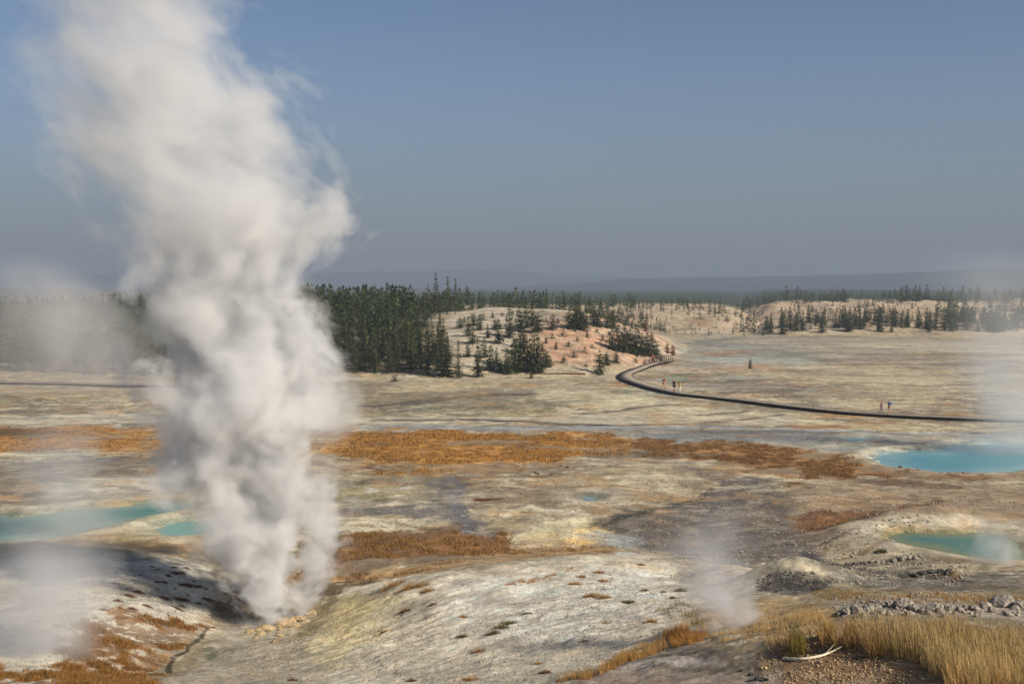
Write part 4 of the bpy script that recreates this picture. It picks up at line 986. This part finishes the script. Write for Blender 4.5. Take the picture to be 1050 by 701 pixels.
# ------------------------------------------------------------------ grass
def blades(x, y, z, h, w, rs, lean=.25, wind=(-.25, 0), segs=2, heads=0.0):
    """curved tapering blades as arrays"""
    n = len(x); a = rs.uniform(0, 6.283, n); ca, sa = np.cos(a), np.sin(a)
    la = rs.uniform(0, 6.283, n); lm = np.abs(rs.normal(0, lean, n)); lx = np.cos(la)*lm+wind[0]; ly = np.sin(la)*lm+wind[1]
    Vs = []; k = segs+1
    for s in range(k):
        t = s/segs; ww = w*(1-t)**.8*.5 if s < segs else w*0+.002
        px_ = x+lx*h*t*t; py_ = y+ly*h*t*t; pz = z+h*t*(1-.12*lm*t)
        Vs.append(np.stack([px_-ca*ww, py_-sa*ww, pz], 1)); Vs.append(np.stack([px_+ca*ww, py_+sa*ww, pz], 1))
    V = np.stack(Vs, 1).reshape(-1, 3); b = np.arange(n)[:, None]*(2*k); F = []
    for s in range(segs): F.append(b+np.array([[2*s, 2*s+1, 2*s+3, 2*s+2]]))
    return V, np.stack(F, 1).reshape(-1, 4)
def attr_rand(me, seed, per, c0, c1, c2=None):
    n = len(me.vertices); rs = np.random.default_rng(seed); k = n//per+1; t = np.repeat(rs.random(k), per)[:n, None]
    c = lin(c0)*(1-t)+lin(c1)*t
    if c2 is not None:
        m = (np.repeat(rs.random(k), per)[:n] < .2); c[m] = lin(c2)
    a = me.color_attributes.new('tint', 'FLOAT_COLOR', 'POINT'); a.data.foreach_set('color', np.c_[c, np.ones(n)].astype(np.float32).ravel())
def grass_mat(name, tr=.3):
    m, nt, b = new_mat(name); a = nd(nt, 'ShaderNodeAttribute', attribute_name='tint'); L = nt.links.new
    L(a.outputs['Color'], b.inputs['Base Color']); b.inputs['Roughness'].default_value = .7; b.inputs['Specular IOR Level'].default_value = .2
    t = nd(nt, 'ShaderNodeBsdfTranslucent'); L(a.outputs['Color'], t.inputs[0]); ms = nd(nt, 'ShaderNodeMixShader'); ms.inputs[0].default_value = tr
    L(b.outputs[0], ms.inputs[1]); L(t.outputs[0], ms.inputs[2]); L(ms.outputs[0], nt.nodes['Material Output'].inputs[0]); return m
GR = grass_mat('dry_grass')
def grass_patch(poly, n, h0, h1, w, seed, cols, label, clumpy=.0, name='tall_grass', lean=.2, segs=3, csize=.6, edge=.3, seedheads=0):
    rs = np.random.default_rng(seed); p = plan(poly); x0, y0 = p.min(0); x1, y1 = p.max(0)
    xs = rs.uniform(x0, x1, n*5); ys = rs.uniform(y0, y1, n*5)
    sd = poly_sd(p, xs, ys)+fbm(xs, ys, csize*2.5, 2, seed)*edge; k = sd > 0
    if clumpy: k &= fbm(xs, ys, csize, 3, seed+1) > clumpy
    xs, ys = xs[k][:n], ys[k][:n]; z = terrain_full(xs, ys)-.03
    hh = (h0+(h1-h0)*rs.random(len(xs)))*(1+.22*fbm(xs, ys, csize*1.5, 2, seed+2))
    V, F = blades(xs, ys, z, hh, np.full(len(xs), w), rs, lean, (-.10, .02), segs)
    me = mesh_np(name, V, F, GR); attr_rand(me, seed, (segs+1)*2, *cols)
    o = obj(name, me); tag(o, label, 'grass', None, 'stuff'); return len(xs)
grass_patch([(868,654),(900,652),(950,655),(1000,658),(1120,662),(1120,722),(1000,718),(975,696),(940,682),(905,672),(875,664)], 13500, .34, .82, .015, 31, ((226,192,136),(160,140,90),(116,108,64)), 'tall golden reeds standing in a dense bank at the lower right', -.9, edge=.35)
grass_patch([(965,694),(1000,690),(1120,690),(1120,722),(975,722)], 1800, .4, .75, .016, 32, ((220,184,122),(192,150,92)), 'pale golden stems in front of the reed bank', -.2)
grass_patch([(826,656),(845,650),(872,652),(905,662),(900,674),(870,670),(840,664)], 1300, .3, .62, .014, 33, ((210,172,110),(154,124,72)), 'thin golden stems at the left edge of the reed bank', .12, csize=.4)
grass_patch([(770,646),(790,632),(830,630),(860,640),(850,652),(815,664),(785,664)], 2600, .1, .28, .014, 34, ((210,180,128),(174,142,92)), 'pale straw grass on the slope left of the reeds', .05, csize=.8)
grass_patch([(695,630),(720,622),(760,626),(785,642),(765,658),(725,650),(700,640)], 1800, .07, .2, .015, 35, ((200,164,106),(170,134,80)), 'straw grass beside the white mound, behind the steam wisp', .08, csize=.8)
grass_patch([(812,664),(817,658),(824,664),(822,672),(812,672)], 500, .3, .55, .015, 36, ((150,128,62),(110,98,48)), 'olive grass clump standing left of the white branch', -.9)
grass_patch([(800,672),(812,670),(822,674),(806,678)], 300, .12, .25, .015, 37, ((92,78,42),(70,60,34)), 'dark low sprigs at the tip of the white branch', -.9)
grass_patch([(850,614),(900,610),(1060,611),(1060,618),(900,619)], 2200, .08, .2, .016, 38, ((180,138,78),(140,104,60)), 'dry grass strip behind the line of rocks', -.1)
grass_patch([(828,608),(870,604),(890,609),(850,615)], 900, .06, .16, .02, 39, ((170,138,82),(130,104,60)), 'dry grass on the foot of the dark mound', .0)
grass_patch([(974,588),(985,585),(988,594),(976,598)], 130, .15, .38, .014, 40, ((178,126,78),(140,96,56)), 'rusty grass clump by the dark ledge in the channel', -.9)
grass_patch([(570,700),(610,688),(640,672),(665,662),(685,655),(680,668),(640,680),(600,697)], 3200, .1, .30, .016, 41, ((190,150,88),(150,114,62)), 'golden grass strip along the foot of the white mound', -.3)
grass_patch([(680,650),(700,642),(726,650),(716,660),(690,664)], 1600, .15, .32, .018, 42, ((196,148,78),(160,112,54)), 'golden grass patch on the right flank of the white mound', -.3)
grass_patch([(670,625),(700,618),(722,628),(735,645),(710,640)], 700, .1, .25, .018, 43, ((120,108,66),(96,86,52)), 'olive scrub on the right edge of the white mound', .05)
grass_patch([(515,600),(545,594),(572,586),(590,582),(570,592),(540,600)], 1500, .06, .16, .03, 44, ((186,146,94),(160,120,74)), 'low tan grass along the crest of the white mound', .1)
# meadow grasses and scrub: blade clumps wherever the ground is grassy
def meadow(name, n, cond, h0, h1, w, cols, seed, label, per=5, ks=1.8, kt=.02):
    rs = np.random.default_rng(seed); idx = np.nonzero(cond)[0]
    area = dist[idx]**2 if True else 1
    sel = rs.choice(idx, n, p=(grass_w[idx]*area)/(grass_w[idx]*area).sum())
    jx = rs.normal(0, 1, n)*dist[sel]*.0009; jy = rs.normal(0, 1, n)*np.clip(dist[sel]**2/19139*.6, .1, 1.2)
    cx_, cy_ = gx[sel]+jx, gy[sel]+jy
    keep = (fbm(cx_, cy_, ks, 4, seed, .6)+.5*fbm(cx_, cy_, 8, 2, seed+9)+(grass_w[sel]-.75)*.8) > kt; cx_, cy_ = cx_[keep], cy_[keep]
    cx_ = np.repeat(cx_, per)+rs.normal(0, .12, len(cx_)*per); cy_ = np.repeat(cy_, per)+rs.normal(0, .12, len(cy_)*per)
    z = terrain_full(cx_, cy_)-.02; hh = h0+(h1-h0)*rs.random(len(cx_)); hh *= (1+.4*fbm(cx_, cy_, 2.0, 2, seed+4))
    V, F = blades(cx_, cy_, z, hh, np.full(len(cx_), w), rs, .5, (0, 0), 1)
    me = mesh_np(name, V, F, GR); attr_rand(me, seed, 4*per, *cols); tag(obj(name, me), label, 'grass', None, 'stuff')
u_all = 525+F0*gx/np.maximum(gy, 1)
MA = (grass_w > .4) & (gy > 92) & (gy < 150) & (dist < 160)
meadow('meadow_grass', 24000, MA & (u_all > -60) & (u_all < 650), .05, .26, .06, ((200,152,80),(160,116,60),(84,66,42)), 61, 'ochre orange meadow grass across the middle of the basin')
meadow('meadow_grass', 10000, MA & (u_all >= 650) & (u_all < 1110), .04, .20, .055, ((166,124,74),(130,98,62),(82,66,46)), 64, 'dull brown meadow grass towards the blue pool', kt=-.2)
meadow('meadow_grass', 9000, (grass_w > .3) & (gy > 62) & (gy < 92) & (u_all > 290) & (u_all < 1110), .05, .22, .045, ((182,140,82),(138,104,60),(78,60,40)), 62, 'brown meadow grass behind the white mound')
meadow('scrub', 12000, (grass_w > .3) & (gy > 38) & (gy < 58) & (u_all < 240) & (u_all > -40), .05, .18, .03, ((176,128,66),(132,92,48),(98,88,46)), 63, 'rusty orange scrub on the left bank', per=7, ks=.9, kt=-.02)
# countable tufts
def tuft(px, py, wpx, cols, label, group, seed, hgt=.5):
    g = G(px, py)[0]; s = wpx*g[1]/F0; rs = np.random.default_rng(seed); n = 240
    r_ = rs.random(n)**.7*s*.5; a = rs.uniform(0, 6.283, n); x = np.cos(a)*r_*1.3; y = np.sin(a)*r_*.8
    z = terrain_full(x+g[0], y+g[1])-gz(g[0], g[1])-.02
    V, F = blades(x, y, z, rs.uniform(.3, 1, n)*s*hgt*(1.15-.6*(r_/(s*.5))), np.full(n, .014+.014*s), rs, 1.0, (0, 0), 2)
    me = mesh_np('grass_tuft', V, F, GR); attr_rand(me, seed, 6, *cols)
    tag(obj('grass_tuft', me, None, (g[0], g[1], gz(g[0], g[1]))), label, 'grass tuft', group)
OC = ((184,144,86),(142,106,62)); OL = ((112,104,54),(84,78,42)); BRc = ((128,86,50),(92,62,40))
tn = 0
for px, py, w, c, lb, g_ in (
 (402,602,22,OC,'broad ochre tuft on the left crest of the white mound',None),(418,604,20,OC,'ochre tuft just right of the broadest crest tuft',None),(432,601,14,OC,None,None),(438,606,12,OC,None,None),
 (415,627,11,BRc,'dark brown tuft high on the left flank of the white mound',None),(391,650,9,BRc,'small brown tuft on the yellowish left flank',None),(443,620,7,BRc,None,None),(475,633,8,OC,None,None),
 (474,652,11,OL,'dark olive tuft near the middle of the white mound',None),(505,650,14,OL,None,'o'),(513,644,15,OL,None,'o'),(522,640,13,OL,None,'o'),(540,629,9,OL,None,None),
 (491,668,11,OC,'ochre tuft below the line of olive tufts',None),(482,697,15,OC,'orange tuft at the bottom edge of the picture on the white mound',None),(559,690,11,BRc,'tall brown tuft at the bottom of the mound left of the grass strip',None),
 (552,680,8,OC,None,None),(598,657,6,OC,None,None),(608,611,16,OC,'wide low ochre tuft right of centre on the white mound',None),(620,613,12,OC,None,None),(590,599,11,OC,None,None),(596,592,9,OC,None,None),(614,587,10,OC,None,None),(618,596,9,OC,None,None),
 (645,618,12,OL,None,None),(660,606,9,BRc,'round brown tuft on the right shoulder of the white mound',None),(657,579,8,OC,'ochre tuft at the far right crest of the white mound',None),(622,638,7,OC,None,None),(667,638,12,OC,None,None),(680,607,6,BRc,None,None),(690,613,7,BRc,None,None),(698,606,12,OL,'olive tuft between the white mound and the front steam wisp',None),(300,697,9,BRc,None,None),(422,698,9,BRc,None,None)):
    tn += 1
    if g_ == 'o': tuft(px, py, w, c, 'olive tuft in the short diagonal line on the white mound', 'olive tufts in a diagonal line on the white mound', 700+tn)
    elif lb: tuft(px, py, w, c, lb, None, 700+tn)
    else: tuft(px, py, w, c, 'small dry tuft scattered on the white mound', 'small dry tufts scattered on the white mound', 700+tn)
for px, py in ((160,583),(165,594),(172,590),(185,596),(181,602),(188,606),(190,612),(196,608),(200,600),(164,600),(175,606),(152,618),(166,612),(178,616),(205,612),(145,588),(122,590),(138,602),(157,606),(199,620),(190,622),(206,605),(130,612),(116,600),(193,590),(202,596),(209,612),(186,628),(170,628),(148,610),(140,622),(160,618),(211,600),(203,628),(176,584),(155,578),(197,585),(183,585),(168,604),(128,604),(120,616),(110,624)):
    tn += 1; px += random.uniform(-6, 6); py += random.uniform(-4, 4); tuft(px, py, random.choice((3,4,5,6,7,9,11)), BRc, 'small brown tuft on the shaded white slope left of the vent', 'small brown tufts on the white slope left of the vent', 700+tn, .4)
tuft(903, 569, 12, ((84,88,44),(60,62,34)), 'dark green tussock at the lower left edge of the green pool', None, 990, .6)

# ------------------------------------------------------------------ steam
def steam(P, Y0, density, gain, label, name='steam_plume', nscale=.35, namp=2.4, nofs=-.45, detail=5.0, flat=1.0, dens_curve=None, squash=1.0, hull=1.25, rate=.8, dist_=.5, aniso=.1, lean=0.0, step=None, col=.96, cut=None, cutx=0.0, fade0=40.0, fade1=3.0, gain_top=None, rough=.56, efall=5.0):
    """P: (row, column, half width in columns) up the plume; a cloud volume that thins to nothing inside its own skin"""
    pts = []
    for row, colm, hw in P:
        Yk = Y0+lean*(P[0][0]-row)/100.0
        p = at(colm, row, Yk); pts.append((p[2], p[0], Yk, hw*Yk/F0))
    pts.sort(); zb, xb, yb = pts[0][0], pts[0][1], pts[0][2]
    pts = [(z-zb, x-xb, y-yb, r) for z, x, y, r in pts]; H = pts[-1][0]
    zs = np.array([p[0] for p in pts]); n = 40; zz = np.linspace(0, H, n); N = 28; V = []; F = []
    xs = np.interp(zz, zs, [p[1] for p in pts]); ysq = np.interp(zz, zs, [p[2] for p in pts]); rs_ = np.interp(zz, zs, [p[3] for p in pts])
    for i in range(n):
        for k in range(N):
            a = 2*math.pi*k/N; V.append((xs[i]+math.cos(a)*rs_[i]*hull, ysq[i]+math.sin(a)*rs_[i]*hull*squash, zz[i]))
    for i in range(n-1):
        for k in range(N): F.append((i*N+k, i*N+(k+1) % N, (i+1)*N+(k+1) % N, (i+1)*N+k))
    me = bpy.data.meshes.new(name); me.from_pydata(V, [], F+[tuple(range(N))[::-1], tuple((n-1)*N+k for k in range(N))])
    m = bpy.data.materials.new('steam'); m.use_nodes = True; nt = m.node_tree; nt.nodes.clear(); L = nt.links.new
    def M(op, a, b=None, c=None, clamp=False):
        k = nt.nodes.new('ShaderNodeMath'); k.operation = op; k.use_clamp = clamp
        for i, v in enumerate((a, b, c)):
            if v is None: continue
            if isinstance(v, (int, float)): k.inputs[i].default_value = v
            else: L(v, k.inputs[i])
        return k.outputs[0]
    out = nt.nodes.new('ShaderNodeOutputMaterial'); vol = nt.nodes.new('ShaderNodeVolumePrincipled'); L(vol.outputs[0], out.inputs[1])
    tc = nt.nodes.new('ShaderNodeTexCoord'); sep = nt.nodes.new('ShaderNodeSeparateXYZ'); L(tc.outputs['Object'], sep.inputs[0])
    t = M('DIVIDE', sep.outputs[2], H)
    def curve(ts, vals):
        lo, hi = min(vals), max(vals)+1e-4
        c = nt.nodes.new('ShaderNodeFloatCurve'); cm = c.mapping.curves[0]; q = [(float(a), float((v-lo)/(hi-lo))) for a, v in zip(ts, vals)]
        cm.points[0].location = q[0]; cm.points[1].location = q[-1]
        for p in q[1:-1]: cm.points.new(*p)
        c.mapping.update(); L(t, c.inputs['Value']); return M('MULTIPLY_ADD', c.outputs[0], hi-lo, lo)
    ts = [p[0]/H for p in pts]
    cx_ = curve(ts, [p[1] for p in pts]); rr = curve(ts, [p[3] for p in pts])
    yk = M('MULTIPLY', t, pts[-1][2])
    ws = np.concatenate([[0], np.cumsum(np.diff(zz)/((rs_[1:]+rs_[:-1])/2))]); wv = [float(np.interp(p[0], zz, ws)) for p in pts]
    wc = curve(ts, wv)
    nz = nt.nodes.new('ShaderNodeTexNoise'); nz.inputs['Scale'].default_value = nscale; nz.inputs['Detail'].default_value = detail; nz.inputs['Distortion'].default_value = dist_; nz.inputs['Roughness'].default_value = rough
    ddx = M('SUBTRACT', sep.outputs[0], cx_)
    dx = M('DIVIDE', ddx, rr); dy = M('DIVIDE', M('SUBTRACT', sep.outputs[1], yk), rr)
    cb = nt.nodes.new('ShaderNodeCombineXYZ'); L(M('ADD', dx, float(xb)*.37), cb.inputs[0]); L(M('ADD', dy, 3.1+float(yb)*.1), cb.inputs[1]); L(M('MULTIPLY_ADD', wc, flat, float(zb)*.5), cb.inputs[2])
    L(cb.outputs[0], nz.inputs['Vector']); dy = M('DIVIDE', dy, squash)
    r2 = M('ADD', M('MULTIPLY', dx, dx), M('MULTIPLY', dy, dy)); r = M('SQRT', r2)
    d = M('SUBTRACT', M('MULTIPLY_ADD', nz.outputs[0], namp, nofs), r)
    dens = M('MULTIPLY', d, gain if gain_top is None else M('MULTIPLY_ADD', M('MULTIPLY', t, 1.6, clamp=True), gain_top-gain, gain), clamp=True)
    edge = M('MULTIPLY', M('SUBTRACT', hull, r), efall, clamp=True)     # always empty at the skin
    dens = M('MULTIPLY', dens, edge)
    dens = M('MULTIPLY', dens, M('MULTIPLY', M('MULTIPLY', t, fade0, clamp=True), M('MULTIPLY', M('SUBTRACT', 1.0, t), fade1, clamp=True)))
    if dens_curve: dens = M('MULTIPLY', dens, curve([a for a, b in dens_curve], [b for a, b in dens_curve]))
    if cutx: dens = M('MULTIPLY', dens, M('MULTIPLY_ADD', dx, cutx, 1.0, clamp=False))
    L(M('MAXIMUM', M('MULTIPLY', dens, density), 0.0), vol.inputs['Density'])
    vol.inputs['Color'].default_value = (col, col*.998, col*.99, 1); vol.inputs['Anisotropy'].default_value = aniso
    m.cycles.volume_step_rate = rate
    me.materials.append(m); o = obj(name, me, None, (xb, yb, zb)); tag(o, label, 'steam plume'); return o
MAINP = [(645,279,16),(632,277,26),(620,274,36),(600,268,48),(580,262,58),(560,258,70),(540,255,80),(520,249,96),(480,240,116),(430,236,132),(380,236,140),(330,226,132),(290,220,132),(250,228,138),(200,216,158),(150,194,168),(100,164,174),(50,142,166),(0,126,160),(-90,95,165)]
steam(MAINP, 56.4, 1.5, 2.4, 'towering white steam plume rising from the main vent out of the top of the picture', nscale=2.3, namp=3.0, nofs=-.85, detail=7, rough=.62, gain_top=1.5, fade1=30.0, dist_=.2, rate=.6, dens_curve=[(0,2.2),(.08,2.0),(.2,1.35),(.4,1.0),(.55,.62),(.7,.36),(.85,.23),(1,.17)], cutx=.5, flat=1.0)
steam([(638,302,9),(625,309,16),(600,318,25),(570,327,32),(540,330,38),(510,324,42),(480,314,48),(440,304,54)], 57.8, 1.2, 2.2, 'slimmer steam column rising just right of the main plume', nscale=1.6, namp=2.8, nofs=-.7, detail=6, rough=.6, dens_curve=[(0,1.3),(.3,1),(.6,.5),(1,.1)])
steam([(462,305,40),(440,325,62),(415,330,72),(390,318,68),(365,300,55),(340,310,45)], 62, .42, 1.6, 'ragged steam wisp spreading right of the main plume in front of the forest', nscale=1.6, namp=2.4, nofs=-.45, squash=.6, fade0=5.0, efall=3.0)
steam([(705,30,80),(670,34,88),(640,40,92),(600,46,96),(560,48,90),(520,44,80)], 44, 1.5, .8, 'broad thin steam veil low at the left edge over the white bank', nscale=1.0, nofs=-.1, namp=1.8, dens_curve=[(0,1),(.5,.7),(1,.2)], rate=1.2, squash=.6, efall=2.0)
steam([(570,80,80),(530,66,84),(490,58,84),(450,56,80),(420,50,66)], 75, .30, 1.0, 'faint steam haze drifting over the teal pool at the left', nscale=1.1, namp=1.8, nofs=-.1, rate=1.2, squash=.5, fade0=4.0, efall=2.0)
steam([(408,60,120),(370,60,130),(340,56,130),(310,52,115),(285,36,95),(258,20,70)], 120, .25, .9, 'grey steam bank drifting in front of the far left trees', nscale=1.5, namp=1.8, nofs=-.02, rate=1.2, squash=.4, fade0=5.0, fade1=2.5, efall=1.5)
steam([(694,778,22),(670,768,36),(645,752,46),(620,742,52),(590,732,58),(560,726,64),(530,735,60),(505,742,46)], 36, 1.1, 1.3, 'thin twisting steam wisp rising from the bottom right of centre', nscale=1.5, namp=2.4, nofs=-.42, dens_curve=[(0,1.1),(.35,.9),(.6,.6),(1,.2)], squash=.8, efall=2.5, fade1=2.5)
steam([(610,1012,16),(590,1018,27),(565,1024,36),(545,1026,34),(525,1024,28)], 60, .5, 1.3, 'small steam puff rising beside the green pool at the right edge', nscale=1.3, nofs=-.4, squash=.9, dens_curve=[(0,.8),(.5,1),(1,.2)])
steam([(600,1058,56),(540,1052,74),(480,1040,88),(430,1040,94),(380,1040,98),(330,1034,112),(290,1018,120),(250,1010,90)], 112, .38, .9, 'tall faint steam column at the right edge beyond the blue pool', nscale=1.1, namp=1.8, nofs=-.1, rate=1.2, squash=.4, fade0=4.0, fade1=2.0, efall=1.6)

# ------------------------------------------------------------------ smoke haze over the basin
hz = bpy.data.meshes.new('haze'); hv, hf = box(0, 3500, -8, 175, 19000, 14000)
hz.from_pydata([tuple(v) for v in hv], [], [tuple(int(i) for i in f) for f in hf])
hm = bpy.data.materials.new('haze'); hm.use_nodes = True; hm.node_tree.nodes.clear()
vo = hm.node_tree.nodes.new('ShaderNodeVolumePrincipled'); ou = hm.node_tree.nodes.new('ShaderNodeOutputMaterial'); hm.node_tree.links.new(vo.outputs[0], ou.inputs[1])
vo.inputs['Color'].default_value = (.36, .43, .53, 1); vo.inputs['Density'].default_value = .00036; vo.inputs['Anisotropy'].default_value = .0
hz.materials.append(hm); ho = obj('haze', hz); tag(ho, 'pale smoke haze filling the air of the basin', 'haze', None, 'stuff')

# ------------------------------------------------------------------ light, sky, camera
w = bpy.data.worlds.new('World'); C.world = w; w.use_nodes = True; wn = w.node_tree
sk = wn.nodes.new('ShaderNodeTexSky'); sk.sky_type = 'NISHITA'; sk.sun_disc = False; sk.sun_elevation = SUN_EL; sk.sun_rotation = SUN_AZ
sk.altitude = 2300; sk.air_density = 1.0; sk.dust_density = .5; sk.ozone_density = 2.2
bg = wn.nodes['Background']; bg.inputs[1].default_value = .066
# wildfire smoke: the low sky dulls to a flat grey
tcw = wn.nodes.new('ShaderNodeTexCoord'); spw = wn.nodes.new('ShaderNodeSeparateXYZ'); wn.links.new(tcw.outputs['Generated'], spw.inputs[0])
mrw = wn.nodes.new('ShaderNodeMapRange'); mrw.interpolation_type = 'SMOOTHERSTEP'; mrw.inputs[1].default_value = -.06; mrw.inputs[2].default_value = .27; mrw.inputs[3].default_value = 1.0; mrw.inputs[4].default_value = 0.0
wn.links.new(spw.outputs[2], mrw.inputs[0]); mxw = wn.nodes.new('ShaderNodeMix'); mxw.data_type = 'RGBA'; wn.links.new(mrw.outputs[0], mxw.inputs['Factor']); wn.links.new(sk.outputs[0], mxw.inputs['A'])
mxw.inputs['B'].default_value = (2.35, 2.55, 2.9, 1); wn.links.new(mxw.outputs['Result'], bg.inputs[0])
sl = bpy.data.lights.new('sun', 'SUN'); so = link(bpy.data.objects.new('sun', sl)); sl.energy = 5.0; sl.angle = R(.55); sl.color = (1.0, .915, .79)
sv = Vector((math.sin(SUN_AZ)*math.cos(SUN_EL), math.cos(SUN_AZ)*math.cos(SUN_EL), math.sin(SUN_EL)))
so.rotation_euler = sv.to_track_quat('Z', 'Y').to_euler(); so.location = (60, -40, 60)
cam = bpy.data.cameras.new('camera'); co = link(bpy.data.objects.new('camera', cam)); C.camera = co
cam.sensor_width = 36; cam.lens = F0/1050*36; cam.clip_end = 30000; cam.clip_start = .1
co.location = (0, 0, CAMZ); co.rotation_euler = (math.pi/2-PITCH, 0, 0)
C.view_settings.view_transform = 'Standard'; C.view_settings.look = 'None'; C.view_settings.exposure = .36; C.view_settings.gamma = 1
C.cycles.volume_bounces = 4; C.cycles.max_bounces = 10; C.cycles.diffuse_bounces = 3; C.cycles.transparent_max_bounces = 12
C.cycles.use_denoising = True; C.cycles.use_adaptive_sampling = True; C.cycles.adaptive_threshold = .01
C.render.resolution_x = 1024; C.render.resolution_y = 683
